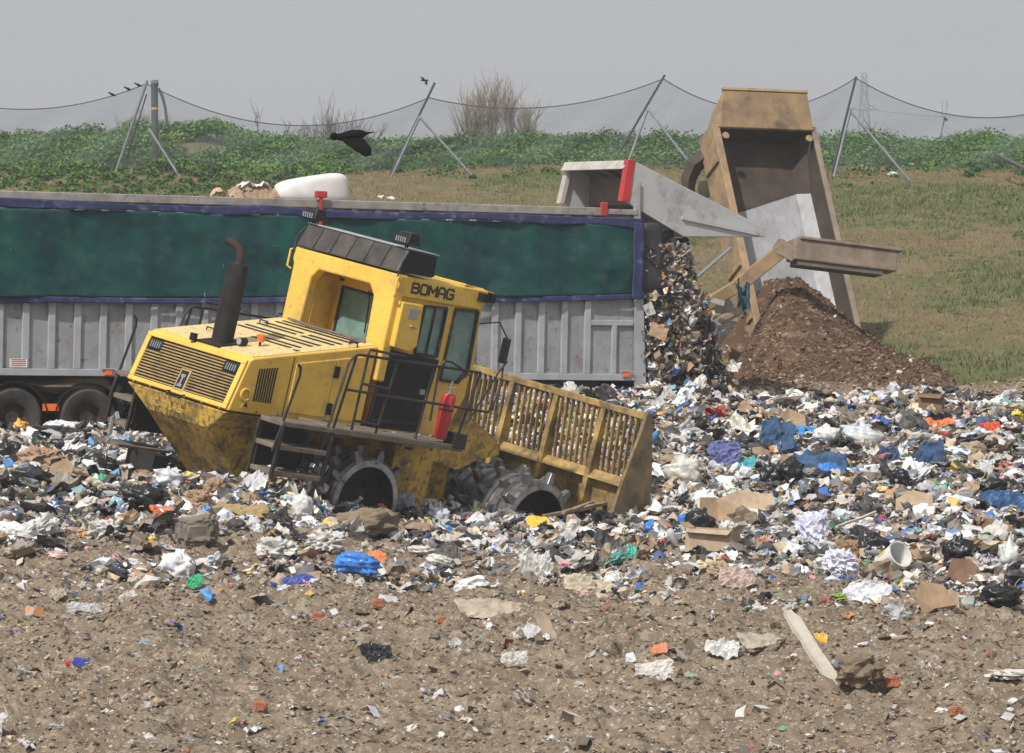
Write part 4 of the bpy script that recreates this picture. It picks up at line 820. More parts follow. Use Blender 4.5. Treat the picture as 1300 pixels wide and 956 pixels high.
# ------------------------------------------------------------------ dump truck body raised behind the heap
ph, te = R(21), R(60)
wv = np.array([math.cos(ph), math.sin(ph), -.05]); av = np.array([-math.sin(ph) * math.cos(te) + .015, math.cos(ph) * math.cos(te), math.sin(te)])
av /= np.linalg.norm(av); wv -= av * (wv @ av); wv /= np.linalg.norm(wv); dv = np.cross(av, wv)
if dv[1] < 0: dv = -dv
RD = np.stack([wv, dv, av], 1); oD = at(973, 450, 94.0)
dmp_base = at(975, 500, 97); dmp_base[2] = 1.7
dump = bpy.data.objects.new('dump_truck', None); COL.objects.link(dump); dump.matrix_world = Matrix.Translation(Vector(dmp_base)); tag(dump, 'ochre dump truck behind the soil heap with its muddy body tipped up steeply', 'dump truck')
MD = Matrix.Translation(-Vector(dmp_base)) @ mat4(RD, oD)
def db(mb, name, m, parent=None, bevel=0, smooth=False, **k):
    o = mb.build(name, M[m], parent or dump, bevel, smooth, **k); o.data.transform(MD); return o
Wd, Hd, Dd = 2.26, 5.72, .82
def wall(x0, x1, name, m): return db(MB().hexa([(x0, 0, -.6), (x1, 0, -.6), (x1, Dd, -.9), (x0, Dd, -.9), (x0, 0, Hd), (x1, 0, Hd), (x1, Dd, Hd + .1), (x0, Dd, Hd + .1)]), name, m, bevel=.02)
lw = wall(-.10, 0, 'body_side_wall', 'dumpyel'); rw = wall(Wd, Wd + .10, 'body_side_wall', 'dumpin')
db(MB().box(0, .004, .03, Dd, -.5, Hd), 'side_wall_inner_shade', 'dumpin', lw)  # thin dark sheet, puts the shade on the wall's inner face into colour
db(MB().box(-.14, .03, -.06, 0, -.62, Hd + .02), 'rim_rail', 'dumpyel', lw, bevel=.015); db(MB().box(Wd - .0, Wd + .12, -.06, 0, -.62, Hd), 'rim_rail', 'dumpgrey', rw, bevel=.015)
for z in (.9, 2.2, 3.5, 4.8): db(MB().box(-.16, -.10, .05, Dd - .1, z, z + .12), 'side_wall_rib', 'dumpyel', lw, bevel=.01)
db(MB().add([(0, .55, -.9), (.3, Dd, -.9), (Wd - .25, Dd, -.9), (Wd, .62, -.9), (0, .55, 3.6), (.3, Dd, 3.9), (Wd - .25, Dd, 4.5), (Wd, .62, 4.4), (0, .55, -.9)], [(0, 1, 5, 4), (1, 2, 6, 5), (2, 3, 7, 6)]), 'body_floor', 'dumpfloor')
db(MB().hexa([(0, Dd + .03, -.9), (Wd, Dd + .03, -.9), (Wd, Dd + .1, -.9), (0, Dd + .1, -.9), (0, Dd + .03, Hd), (Wd, Dd + .03, Hd), (Wd, Dd + .1, Hd), (0, Dd + .1, Hd)]), 'body_underside', 'dumpyel')
db(MB().add([(0, .55, 3.6), (.3, Dd - .01, 3.9), (Wd - .25, Dd - .01, 4.5), (Wd, .62, 4.4), (0, .3, Hd), (.3, Dd - .15, Hd), (Wd - .25, Dd - .15, Hd), (Wd, .3, Hd)], [(0, 1, 5, 4), (1, 2, 6, 5), (2, 3, 7, 6)]), 'shaded_upper_floor', 'dumpin')  # dark part of the floor, paints the shadow below the spill guard
db(MB().hexa([(-.05, -.02, Hd - .05), (Wd + .05, -.02, Hd - .05), (Wd + .05, Dd, Hd + .05), (-.05, Dd, Hd + .05), (-.05, -.02, Hd + .04), (Wd + .05, -.02, Hd + .04), (Wd + .05, Dd, Hd + .15), (-.05, Dd, Hd + .15)]), 'headboard', 'dumpin')
sg = db(MB().hexa([(.02, -.10, Hd - .12), (Wd + .02, -.10, Hd - .12), (Wd + .02, -.02, Hd - .12), (.02, -.02, Hd - .12), (.12, -.42, Hd + .62), (Wd - .12, -.42, Hd + .62), (Wd - .12, -.34, Hd + .66), (.12, -.34, Hd + .66)]), 'spill_guard', 'dumpyel', bevel=.01)
db(MB().bar((.10, -.40, Hd + .66), (Wd - .10, -.40, Hd + .66), .09, .06), 'spill_guard_lip', 'dumpyel', sg)
db(MB().hexa([(-.10, 0, Hd - .1), (.02, -.10, Hd - .1), (.02, .5, Hd), (-.10, .5, Hd), (-.02, 0, Hd + .1), (.12, -.42, Hd + .62), (.12, .3, Hd + .5), (-.02, .5, Hd + .1)]), 'spill_guard_cheek', 'dumpyel', sg)
for x in (.12, Wd - .12): db(MB().tube([(x, -.05, Hd - .32), (x, -.09, Hd - .32)], .08, 12), 'pin_boss', 'dumpyel', sg)
# curved lift arm on the outside, pointing away from the body
pts = [at(873, 250, 97.2), at(874, 228, 97.2), at(881, 210, 97.2), at(893, 201, 97.2), at(908, 198, 97.2)]
def wb(mb, name, m, parent=None, bevel=0, smooth=False, **k): return mb.build(name, M[m], parent or dump, bevel, smooth, off=tuple(dmp_base), **k)
wb(MB().tube(pts, [.13, .17, .2, .2, .2], 4), 'curved_lift_arm', 'dumpin'); wb(MB().tube([at(897, 240, 97.0), at(897, 240, 97.5)], .2, 12), 'pivot_boss', 'dumpin')
# tailgate beam swung out on its arms
t0, t1 = at(1003, 318, 92.6), at(1133, 334, 93.4); d_ = (t1 - t0); d_ /= np.linalg.norm(d_)
tgm = MB(); upv = np.array([-.05, .15, 1.]); upv -= d_ * (upv @ d_); upv /= np.linalg.norm(upv); nv = np.cross(d_, upv)
def bx(a, b, h0, h1, q0, q1): return [a + upv * h0 + nv * q0, b + upv * h0 + nv * q0, b + upv * h0 + nv * q1, a + upv * h0 + nv * q1, a + upv * h1 + nv * q0, b + upv * h1 + nv * q0, b + upv * h1 + nv * q1, a + upv * h1 + nv * q1]
tgt = wb(tgm.hexa(bx(t0, t1, -.22, .24, -.2, .25)), 'tipper_tailgate', 'dumpgrey', bevel=.03)
wb(MB().hexa(bx(t0 + d_ * .1, t1 + d_ * .12, .22, .28, -.26, .3)), 'tailgate_flange', 'dumpgrey', tgt, bevel=.01); wb(MB().hexa(bx(t0 + d_ * .1, t1 - d_ * .3, -.32, -.22, -.2, .2)), 'tailgate_lower_lip', 'inner', tgt)  # lower lip's dark colour paints the shade under the beam
pA, pB, pC = at(985, 310, 92.7), at(938, 362, 92.9), at(895, 388, 93.6)
wb(MB().bar(pA, at(1012, 325, 92.6), .42, .3), 'tailgate_arm_head', 'dumpgrey', tgt, bevel=.03)
wb(MB().bar(at(1000, 312, 92.65), pB, .30, .42, (0, 1, 0)), 'tailgate_arm', 'dumpyel', bevel=.02); wb(MB().bar(pB, pC, .26, .5, (0, 1, 0)), 'tailgate_arm', 'dumpyel', bevel=.02)
# running gear, mostly hidden by the heap
def dwheel(c):
    V_ = MB().lathe([(.3, -.25), (.62, -.28), (.80, -.2), (.82, 0), (.80, .2), (.62, .28), (.3, .25)], (0, 0, 0), 'x', 32); o = V_.build('tyre', M['tyre'], dump, smooth=True); o.data.transform(Matrix.Translation(Vector(c) - Vector(dmp_base)) @ Matrix.Rotation(ph, 4, 'Z'))
    V_ = MB().lathe([(0, -.2), (.2, -.22), (.32, -.15), (.32, .15), (.2, .22), (0, .2)], (0, 0, 0), 'x', 24); o2 = V_.build('wheel_rim', M['dumpyel'], o, smooth=True); o2.data.transform(Matrix.Translation(Vector(c) - Vector(dmp_base)) @ Matrix.Rotation(ph, 4, 'Z'))
wR = at(924, 462, 96); wR[2] = 2.05; fwd = np.array([-math.sin(ph), math.cos(ph), 0]); side = np.array([math.cos(ph), math.sin(ph), 0])
for k in (0, 1.75, 5.6):
    for s in (0, 2.2): c_ = wR + fwd * k + side * s; c_[2] = 2.05 + k * .08; dwheel(c_)
m_ = MB(); m_.bar(wR + side * .7 + np.array([0, 0, .35]), wR + side * .7 + fwd * 6.5 + np.array([0, 0, .9]), .25, .35); m_.bar(wR + side * 1.5 + np.array([0, 0, .35]), wR + side * 1.5 + fwd * 6.5 + np.array([0, 0, .9]), .25, .35); wb(m_, 'chassis_frame', 'dumpyel')
# soil heap
def heap_z(x, y):
    cx, cy = 5.75, 95.3; dx, dy = x - cx, y - cy
    r = np.sqrt((dx / np.where(dx > 0, 2.75, np.where(y > 94.6, 1.6, .8 + .20 * (94.6 - y)))) ** 2 + (dy / np.where(dy < 0, 7.4, 1.6)) ** 2)
    r2 = np.sqrt(((x - 7.0) / 2.3) ** 2 + ((y - 89.5) / 4.5) ** 2)
    h1 = 2.25 * np.minimum(np.clip(1.05 - r, 0, 1) ** .95, .88) * 1.03; h2 = .95 * np.clip(1 - r2, 0, 1) ** .8; r3 = np.sqrt(((x - 4.0) / 2.6) ** 2 + ((y - 87) / 4) ** 2)
    h = np.maximum(np.maximum(h1, h2), .30 * np.clip(1 - r3, 0, 1) ** .7)
    return 1.68 + h + (.22 * (fbm(x * 1.1, y * 1.1, 81, 4) - .5) + .18 * (fbm(x * 2.6, y * 2.0, 84, 3) - .5) + .06 * (fbm(x * 6, y * 6, 82, 2) - .5)) * np.clip(h * 3, 0, 1) - .25 * (h < .02)
u, v = np.meshgrid(np.linspace(.8, 10.2, 210), np.linspace(82.5, 96.2, 260)); z = heap_z(u, v); a = (np.arange(259)[:, None] * 210 + np.arange(209)[None]).ravel()
hp = mesh_np('soil_heap', np.stack([u.ravel(), v.ravel(), z.ravel()], 1), np.stack([a, a + 1, a + 211, a + 210], 1), mat('dark_crumbly_soil', (.115, .068, .042), .95, c2=(.075, .045, .030), nscale=1.0, dirt=(.23, .165, .115), dscale=5, dlo=.52, dhi=.62, bump=.8, bscale=14, spec=.1), smooth=True)
tag(hp, 'dark brown soil heap sliding out of the tipped dump truck body', 'soil heap', kind='stuff')
n = 26000; x = rng.uniform(1, 10, n); y = rng.uniform(83, 96, n); z = heap_z(x, y); k = z > ground_z(x, y) + .02; x, y, z = x[k], y[k], z[k]; n = len(x)
pc = np.array([(.11, .068, .043), (.075, .046, .03), (.17, .115, .078), (.27, .19, .13), (.42, .33, .25), (.55, .5, .42)])[rng.choice(6, n, p=[.42, .32, .17, .06, .02, .01])]
V_, F_, C_ = scatter(np.stack([x, y, z + .01], 1), .008 + .05 * rng.random(n) ** 3.8, pc, ('stone', 'card', 'strip'), (.72, .13, .15), 1.5, False)
o = mesh_np('heap_debris', V_, F_, M['clod'], col=C_); tag(o, 'small stones, wood chips and crumbs scattered over the dark soil heap', 'earth', kind='stuff')
# ------------------------------------------------------------------ hillside vegetation
n = 54000; y = 86 + 57 * rng.random(n) ** .8; x = (rng.random(n) * 2 - 1) * (y * .13 + 5); k = rng.random(n) < .35 + .65 * fbm(x * .3, y * .2, 91, 3); x, y = x[k], y[k]
k = heap_z(x, y) < ground_z(x, y); x, y = x[k], y[k]; n = len(x); z = ground_z(x, y); hgt = rng.uniform(.02, .075, n) * (1 + 1.0 * (fbm(x * .25, y * .15, 92, 3) > .58)); gcol = np.where((fbm(x * .25, y * .15, 92, 3) > .52)[:, None], np.array([[.105, .125, .045]]), np.array([[.20, .15, .08]])) * rng.uniform(.7, 1.3, (n, 1))
nb = 6; a = rng.uniform(0, 6.28, (n, nb)); r_ = rng.uniform(.02, .22, (n, nb)); lean = rng.normal(0, .4, (n, nb, 2)); w_ = .018
bx_ = x[:, None] + r_ * np.cos(a); by_ = y[:, None] + r_ * np.sin(a); bz_ = np.repeat(z[:, None], nb, 1); hh = hgt[:, None] * rng.uniform(.6, 1.3, (n, nb))
V = np.stack([np.stack([bx_ - w_, by_, bz_ - .02], -1), np.stack([bx_ + w_, by_, bz_ - .02], -1), np.stack([bx_ + lean[..., 0] * hh, by_ + lean[..., 1] * hh, bz_ + hh], -1)], 2).reshape(-1, 3)
gr = mesh_np('grass', V, np.arange(len(V)).reshape(-1, 3), M['leaf'], col=np.repeat(gcol, nb, 0)); tag(gr, 'short rough straw and green grass growing on the hillside', 'grass', kind='stuff')
def leafmass(name, cx, cy, cz, cr, colr, per, size, label):
    n = len(cx); d = rng.normal(size=(n, per, 3)); d /= np.linalg.norm(d, axis=2)[..., None]; rad = cr[:, None] * rng.uniform(.55, 1.05, (n, per)); sq = np.array([1.15, 1, .75])
    c = np.stack([cx, cy, cz], 1)[:, None] + d * rad[..., None] * sq; c = c.reshape(-1, 3); m = len(c); s = size * rng.uniform(.6, 1.4, m)
    nrm = d.reshape(-1, 3) * .6 + rng.normal(0, .6, (m, 3)) + np.array([0, 0, .5]); nrm /= np.linalg.norm(nrm, axis=1)[:, None]
    t = np.cross(nrm, rng.normal(size=(m, 3))); t /= np.linalg.norm(t, axis=1)[:, None]; b = np.cross(nrm, t)
    V = np.stack([c - t * s[:, None], c + b * s[:, None] * .55, c + t * s[:, None] * 1.1, c - b * s[:, None] * .55], 1).reshape(-1, 3)
    cc = np.repeat(colr, per, 0) * rng.uniform(.75, 1.3, (m, 1)); o = mesh_np(name, V, np.arange(len(V)).reshape(-1, 4), M['leaf'], col=cc); return tag(o, label, 'undergrowth', kind='stuff')
n = 7600; cx = rng.uniform(-30, 30, n); cy = 143.2 + 8.5 * rng.random(n)
lf = rng.random(n) < np.where(cx < -5, .48, .03); cy = np.where(lf, np.where(cx < -5, 128, 137.5) + np.where(cx < -5, 15, 6) * rng.random(n), cy)
bare = (np.hypot((cx + 10.3) / 1.1, (cy - 146.5) / 1.6) < 1)
dens = (cy > 144.5) | (rng.random(n) < .8); k = dens & ~bare; cx, cy = cx[k], cy[k]; n = len(cx)
cr = rng.uniform(.22, .50, n) * np.clip((cy - 132) / 12, .35, 1); cz = ground_z(cx, cy) + cr * .35 + (vn(cx * .8, cy * .8, 95) ** 2) * .45 * (cy > 146) + .45 * (vn(cx * .33, 1.5, 98) - .4) * (cy > 147)
gc = np.array([(.050, .120, .024), (.075, .160, .030), (.105, .200, .040), (.036, .088, .022), (.135, .215, .055)])[np.minimum(4, (vn(cx * .5, cy * .5, 96) * 3.2 + rng.random(n) * 2).astype(int))] * (.7 + .6 * vn(cx * .25, cy * .3, 99))[:, None]
leafmass('undergrowth', cx, cy, cz, cr, gc * np.where(cy < 141, .72, 1)[:, None], 76, .054, 'dense green nettles and bramble covering the earth bank along the skyline')
n = 260; cx = rng.uniform(3, 19, n); cy = rng.uniform(118, 141, n); k = fbm(cx * .25, cy * .12, 97, 2) > .52; cx, cy = cx[k], cy[k]; n = len(cx)
leafmass('weed_patches', cx, cy, ground_z(cx, cy), rng.uniform(.15, .4, n), np.tile(np.array([[.06, .12, .025]]), (n, 1)) * rng.uniform(.7, 1.2, (n, 1)), 26, .06, 'low green weeds growing in patches on the upper hillside')
n = 200; cx = rng.uniform(1.5, 13, n); cy = rng.uniform(82.5, 88, n); cz = ground_z(cx, cy)
# ------------------------------------------------------------------ bare trees behind the bank
def twig_tree(name, px, ytop, Y, wpx, nstem, m, label, seed, upright=.8, dens=4, th=.03):
    r = random.Random(seed); top = at(px, ytop, Y); zg = float(ground_z(np.array([top[0]]), np.array([Y]))[0]); H = (top[2] - zg) * 1.3; W = wpx / F * Y
    root = bpy.data.objects.new(name, None); COL.objects.link(root); root.location = (top[0], Y, zg); tag(root, label, 'tree', 'bare trees behind the bank')
    st = MB(); tw_ = MB()
    def grow(mb, p, d, ln, rad, lev):
        pts = [p]; q = Vector(p); dd = Vector(d)
        for i_ in range(3):
            dd = (dd + Vector((r.gauss(0, .13), r.gauss(0, .13), .06))).normalized(); q = q + dd * ln / 3; pts.append(q.copy())
        mb.tube(pts, [rad, rad * .8, rad * .6, rad * .3], 3, False)
        if lev < 2:
            for k in range(dens if lev == 0 else 3):
                t = r.uniform(.35, 1); i0 = min(2, int(t * 3)); b_ = pts[i0].lerp(pts[i0 + 1], t * 3 - i0); a = r.uniform(0, 6.28); sp = r.uniform(.35, .8) * (1.3 - upright * .8)
                grow(tw_, b_, (dd + Vector((math.cos(a), math.sin(a), .2)) * sp).normalized(), ln * r.uniform(.3, .5), rad * .45, lev + 1)
    for k in range(nstem):
        o_ = r.uniform(-.5, .5) * W; hgt = H * (1 - .35 * abs(o_) / (W / 2 + .01)) * r.uniform(.78, 1.0)
        grow(st, Vector((o_ * .8, r.uniform(-.6, .6), -.3)), (Vector((o_ * .12 / max(W, .1), r.gauss(0, .08), 1))).normalized(), hgt * .86, th * r.uniform(.7, 1.2), 0)
    st.build('trunk', M[m], root); tw_.build('crown', M[m], root)
twig_tree('bare_tree', 628, 116, 158, 112, 105, 'bark', 'broad pale brown leafless tree on the skyline right of the second net pole', 1, .88, 6, .030)
twig_tree('bare_tree', 430, 140, 160, 88, 44, 'barkg', 'low grey leafless tree on the skyline behind the flying black crow', 2, .4, 5, .03)
twig_tree('bare_tree', 185, 143, 158, 110, 50, 'bark', 'low brown leafless scrub tree behind the dark post on the left', 3, .3, 5, .025)
twig_tree('bare_tree', 372, 152, 160, 60, 18, 'barkg', 'small grey leafless scrub tree left of the flying crow', 4, .3, 5, .025)
twig_tree('bare_tree', 326, 124, 156, 10, 1, 'barkg', 'thin lone leafless sapling on the skyline between dark post and crow', 5, .3, 6, .028)
twig_tree('bare_tree', 1190, 128, 156, 8, 1, 'barkg', 'thin lone leafless sapling at far right under the sagging net rope', 6, .9, 5, .028)
twig_tree('bare_tree', 1110, 140, 158, 30, 3, 'barkg', 'short spindly leafless sapling beside the pylon base', 7, .6, 3, .022)
# ------------------------------------------------------------------ net poles, ropes and bird net
def polething(name, label, pxs, Y, parts, group=None):
    b = at(*pxs, Y); b[2] = float(ground_z(np.array([b[0]]), np.array([Y]))[0]); root = bpy.data.objects.new(name, None); COL.objects.link(root); root.location = b; tag(root, label, 'net pole', group)
    for nm, p0, p1, r0, mm, dy in parts:
        a, c = at(*p0, Y + dy), at(*p1, Y); 
        MB().tube([a, c], r0, 8).build(nm, M[mm], root, off=tuple(b))
    return root
G_ = 'tripod poles holding up the bird net'
polething('net_pole', 'leftmost tripod net pole of grey steel tube, beside the dark post', (138, 246), 139, [('main_leg', (137, 248), (187, 102), .045, 'pole', 0), ('brace_leg', (243, 248), (189, 163), .040, 'pole', -.8), ('rear_leg', (160, 205), (186, 120), .022, 'poled', 1.5)], G_)
polething('net_pole', 'second tripod net pole from the left, right of the flying crow, leaning right', (487, 248), 139, [('main_leg', (486, 248), (533, 148), .045, 'pole', -.3), ('mast', (489, 236), (552, 105), .040, 'poled', .6), ('brace_leg', (620, 246), (532, 148), .038, 'pole', -.6)], G_)
polething('net_pole', 'third tripod net pole, between raised trailer tailgate and dump truck, leaning right', (797, 207), 141, [('main_leg', (794, 215), (822, 140), .040, 'pole', -.6), ('mast', (779, 206), (844, 95), .040, 'poled', .6), ('brace_leg', (882, 215), (822, 138), .038, 'pole', -.8)], G_)
polething('net_pole', 'rightmost tripod net pole, standing right of the dump truck in front of the pylon', (1057, 245), 138, [('main_leg', (1055, 240), (1080, 138), .045, 'pole', -.6), ('mast', (1056, 220), (1087, 97), .038, 'poled', .6), ('brace_leg', (1159, 234), (1079, 140), .040, 'pole', -.8)], G_)
nm = bpy.data.materials.new('fine_bird_net'); nm.use_nodes = True; nt = nm.node_tree; N = nt.nodes; L = nt.links; bs = N['Principled BSDF']; bs.inputs['Base Color'].default_value = (.10, .13, .13, 1); bs.inputs['Roughness'].default_value = .8
geo = N.new('ShaderNodeNewGeometry'); sp = N.new('ShaderNodeSeparateXYZ'); L.new(geo.outputs['Position'], sp.inputs[0])
def netln(sa, sb):
    a = N.new('ShaderNodeMath'); a.operation = 'MULTIPLY_ADD'; L.new(sp.outputs['X'], a.inputs[0]); a.inputs[1].default_value = sa; m = N.new('ShaderNodeMath'); m.operation = 'MULTIPLY'; L.new(sp.outputs['Z'], m.inputs[0]); m.inputs[1].default_value = sb; L.new(m.outputs[0], a.inputs[2])
    f = N.new('ShaderNodeMath'); f.operation = 'FRACT'; L.new(a.outputs[0], f.inputs[0]); c = N.new('ShaderNodeMath'); c.operation = 'LESS_THAN'; L.new(f.outputs[0], c.inputs[0]); c.inputs[1].default_value = .13; return c.outputs[0]
mxx = N.new('ShaderNodeMath'); mxx.operation = 'MAXIMUM'; L.new(netln(11, 11), mxx.inputs[0]); L.new(netln(11, -11), mxx.inputs[1]); L.new(mxx.outputs[0], bs.inputs['Alpha'])
attach = [(-150, 95), (186, 106), (544, 124), (842, 100), (1086, 99), (1420, 100)]; sag = [38, 44, 24, 40, 50]
names_ = ['bird net hanging from the sagging rope at the far left, three birds on it', 'bird net hanging between the leftmost and second net poles', 'bird net hanging in front of the broad pale leafless tree', 'bird net hanging behind the raised dump truck body', 'bird net hanging at the right edge beyond the rightmost pole']
def rope_pt(k, t): 
    (xa, ya), (xb_, yb_) = attach[k], attach[k + 1]; return at(xa + (xb_ - xa) * t, ya + (yb_ - ya) * t + 4 * sag[k] * t * (1 - t) * (1.0), 141.5)
for k in range(5):
    ts = np.linspace(0, 1, 41); tp = [rope_pt(k, t) for t in ts]; mid = tp[20].copy(); zb0 = float(ground_z(np.array([mid[0]]), np.array([141.5]))[0])
    root = bpy.data.objects.new('bird_net', None); COL.objects.link(root); root.location = (mid[0], 141.5, zb0); tag(root, names_[k], 'bird net', 'bird nets strung along the hilltop')
    off = (mid[0], 141.5, zb0); MB().tube(tp, .018, 5).build('top_rope', M['poled'], root, off=off)
    V = []; nr = 9
    for j in range(nr):
        for i_, p in enumerate(tp):
            gz = float(ground_z(np.array([p[0]]), np.array([141.5]))[0]); f_ = j / (nr - 1); V.append((p[0] - off[0], .25 * math.sin(i_ * .5 + j) * f_ * (1 - f_) * 2, p[2] + (gz - p[2]) * f_ - off[2]))
    a = (np.arange(nr - 1)[:, None] * 41 + np.arange(40)[None]).ravel(); mesh_np('netting', np.array(V), np.stack([a, a + 1, a + 42, a + 41], 1), nm, root)
# dark post with hose
pb = at(197, 168, 143); root = bpy.data.objects.new('dark_post', None); COL.objects.link(root); zb0 = float(ground_z(np.array([pb[0]]), np.array([143.]))[0]); root.location = (pb[0], 143, zb0); tag(root, 'thick dark post with a yellow band and drooping hose beside the leftmost net pole', 'post'); off = (pb[0], 143, zb0)
MB().tube([(pb[0], 143, zb0 - .1), at(196, 106, 143)], .115, 10).build('post', M['poled'], root, off=off); MB().tube([at(196.5, 139, 143), at(196.4, 136.5, 143)], .12, 10).build('yellow_band', M['yellow'], root, off=off); MB().tube([at(192, 106, 143), at(201, 105, 143)], .10, 8).build('post_cap', M['poled'], root, off=off)
MB().tube([at(201, 112, 142.9), at(206, 122, 142.9), at(210, 138, 142.9), at(212, 158, 142.9)], .05, 7).build('hose', M['poled'], root, off=off)
# pylon far away
py0 = at(1097, 210, 900); py0[2] = float(ground_z(np.array([py0[0]]), np.array([900.]))[0]); top = at(1097, 93, 900); Hh = top[2] - py0[2]
root = bpy.data.objects.new('pylon', None); COL.objects.link(root); root.location = py0; tag(root, 'faint grey lattice electricity pylon far beyond the hedge on the right', 'pylon'); tower = MB(); Wf = lambda f: 3.4 * (1 - f) ** 1.3 + .45
fs = np.linspace(0, 1, 15)
for i_ in range(14):
    for sx, sy in ((-1, -1), (1, -1), (1, 1), (-1, 1)):
        a0, a1 = Wf(fs[i_]), Wf(fs[i_ + 1]); nx_, ny_ = {(-1, -1): (1, -1), (1, -1): (1, 1), (1, 1): (-1, 1), (-1, 1): (-1, -1)}[(sx, sy)]
        tower.bar((sx * a0, sy * a0, Hh * fs[i_]), (sx * a1, sy * a1, Hh * fs[i_ + 1]), .28); tower.bar((sx * a0, sy * a0, Hh * fs[i_]), (nx_ * a1, ny_ * a1, Hh * fs[i_ + 1]), .18); tower.bar((sx * a1, sy * a1, Hh * fs[i_ + 1]), (nx_ * a1, ny_ * a1, Hh * fs[i_ + 1]), .16)
M['pyl'] = mat('pylon_steel', (.20, .215, .23), .7)
tower.build('lattice_tower', M['pyl'], root)
for f_, w_ in ((.80, 2.6), (.64, 3.4), (.5, 2.8)):
    for s in (-1, 1): MB().bar((0, 0, Hh * f_), (s * w_, 0, Hh * f_ + .3), .35).bar((s * .6, 0, Hh * f_ + 1.4), (s * w_, 0, Hh * f_ + .3), .22).build('crossarm', M['pyl'], root)
for f_, w_, dx, lab in ((.80, 2.6, 0, 'faint upper power line running right from the pylon'), (.64, 3.4, 0, 'faint lower power line running right from the pylon')):
    p0 = Vector(py0) + Vector((w_, 0, Hh * f_)); p1 = Vector(at(1420, 135 if f_ > .7 else 165, 960)); pts = [p0.lerp(p1, t) - Vector((0, 0, 4 * 2.0 * t * (1 - t))) for t in np.linspace(0, 1, 12)]
    o = MB().tube(pts, .06, 4).build('power_line', M['pyl'], None, off=tuple(p0)); o.location = p0; tag(o, lab, 'power line')
# ------------------------------------------------------------------ birds
def bird(px, py, Y, span, yaw, label, pose='perch', roll=0.0, droop=0.0, cat='bird', group=None, name='crow'):
    c = at(px, py, Y); v, f = IC[3]; v = v.copy(); x = v[:, 0]
    body = np.stack([x * .5, v[:, 1] * .13 * (1 - .35 * np.abs(x)), v[:, 2] * .13 * (1 - .35 * np.abs(x)) + .02 * x], 1); t = x < -.45
    body[t, 1] *= 1 + 1.2 * (-.45 - x[t]); body[t, 2] *= .35; hd = x > .72; body[hd, 2] += .04; body[hd, 1:] *= .9
    mb = MB(); mb.add(body, f)
    mb.add([(.46, -.03, .0), (.46, .03, .0), (.46, 0, .07), (.62, 0, .01)], [(0, 1, 2), (0, 3, 1), (1, 3, 2), (2, 3, 0)])
    hv = np.array(IC[2][0]) * .095 + np.array([.42, 0, .05]); mb.add(hv, IC[2][1])
    if pose == 'fly':
        for s in (-1, 1):
            rows = []
            for k, (yy, xx, ch, zz) in enumerate([(.05, .12, .30, .03), (.35, .20, .34, .12), (.65, .14, .32, .10), (.95, -.02, .24, .0), (1.15, -.14, .10, -.08)]): rows.append((xx, s * yy, zz, ch))
            vs = []
            cd, sd_ = math.cos(droop), math.sin(droop); wf_ = .42 if droop else 1; rows = [(xx * (1.4 if droop else 1), yy * cd * wf_, zz - abs(yy) * sd_ * wf_, ch * (1.35 if droop else 1)) for xx, yy, zz, ch in rows]
            for xx, yy, zz, ch in rows: vs += [(xx, yy, zz + .015), (xx - ch, yy, zz + .005), (xx - ch, yy, zz - .01), (xx, yy, zz - .015)]
            fs = []
            for k in range(4):
                for j in range(4): fs.append((k * 4 + j, k * 4 + (j + 1) % 4, k * 4 + 4 + (j + 1) % 4, k * 4 + 4 + j))
            fs.append((16, 17, 18, 19)); mb.add(vs, fs)
            for q in range(0 if droop else 5): mb.add([(-.10 + -.05 * q, s * (.82 + .07 * (4 - q)), .0), (-.16 - .05 * q, s * (.80 + .07 * (4 - q)), .01), (-.30 - .03 * q, s * (1.06 + .03 * (4 - q)), -.06)], [(0, 1, 2)])
    else: mb.tube([(0, -.04, -.1), (0, -.04, -.24)], .012, 4); mb.tube([(0, .04, -.1), (0, .04, -.24)], .012, 4)
    o = mb.build(name, M['bird'], smooth=True); o.scale = (span,) * 3; o.location = c; o.rotation_euler = (roll, -.35 if pose == 'perch' else .05, yaw); tag(o, label, cat, group); return o
bird(448, 172, 50, .50, R(184), 'large black crow flying left with lowered wings in front of the green bank', 'fly', 0, R(62)).rotation_euler[1] = R(10)
bird(538, 102, 190, .40, R(30), 'small dark bird gliding high above the second net pole', 'fly', R(25))
for px, py, lb in ((143, 120, 'leftmost of three small birds perched on the net rope'), (163, 113, 'middle of three small birds perched on the net rope'), (176, 108, 'rightmost of three small birds perched on the net rope, nearest the pole')): bird(px, py, 141.4, .30, R(200), lb, group='small birds perched on the net rope', name='perched_bird')
bird(1200, 151, 141.4, .16, R(20), 'tiny dark bird against the sky right of the pylon', 'fly', .4, name='small_bird')
bird(378, 214, 141, .55, R(250), 'black crow sitting upright on the bank behind the trailer', name='perched_crow')
# things on the hillside
def hillp(px, py): return hit(px, py, 84, 150)
c = hillp(1133, 224); v, f = IC[3]; v = v * (1 + .2 * crumple(v, 5, 2, 3))[:, None] * np.array([.19, .12, .09]); o = mesh_np('white_container', v, f, M['white'], smooth=True); o.location = c + np.array([0, 0, .06]); tag(o, 'white plastic container lying on the upper hillside right of the net pole', 'container')
a_, b_ = at(1265, 198, 137), at(1302, 214, 133); a_[2] += .05; o = MB().tube([a_, b_, at(1340, 222, 131)], .06, 8).build('pipe', M['poled'], None, off=tuple(a_)); o.location = a_; tag(o, 'dark plastic pipe lying down the hillside at the right edge', 'pipe')
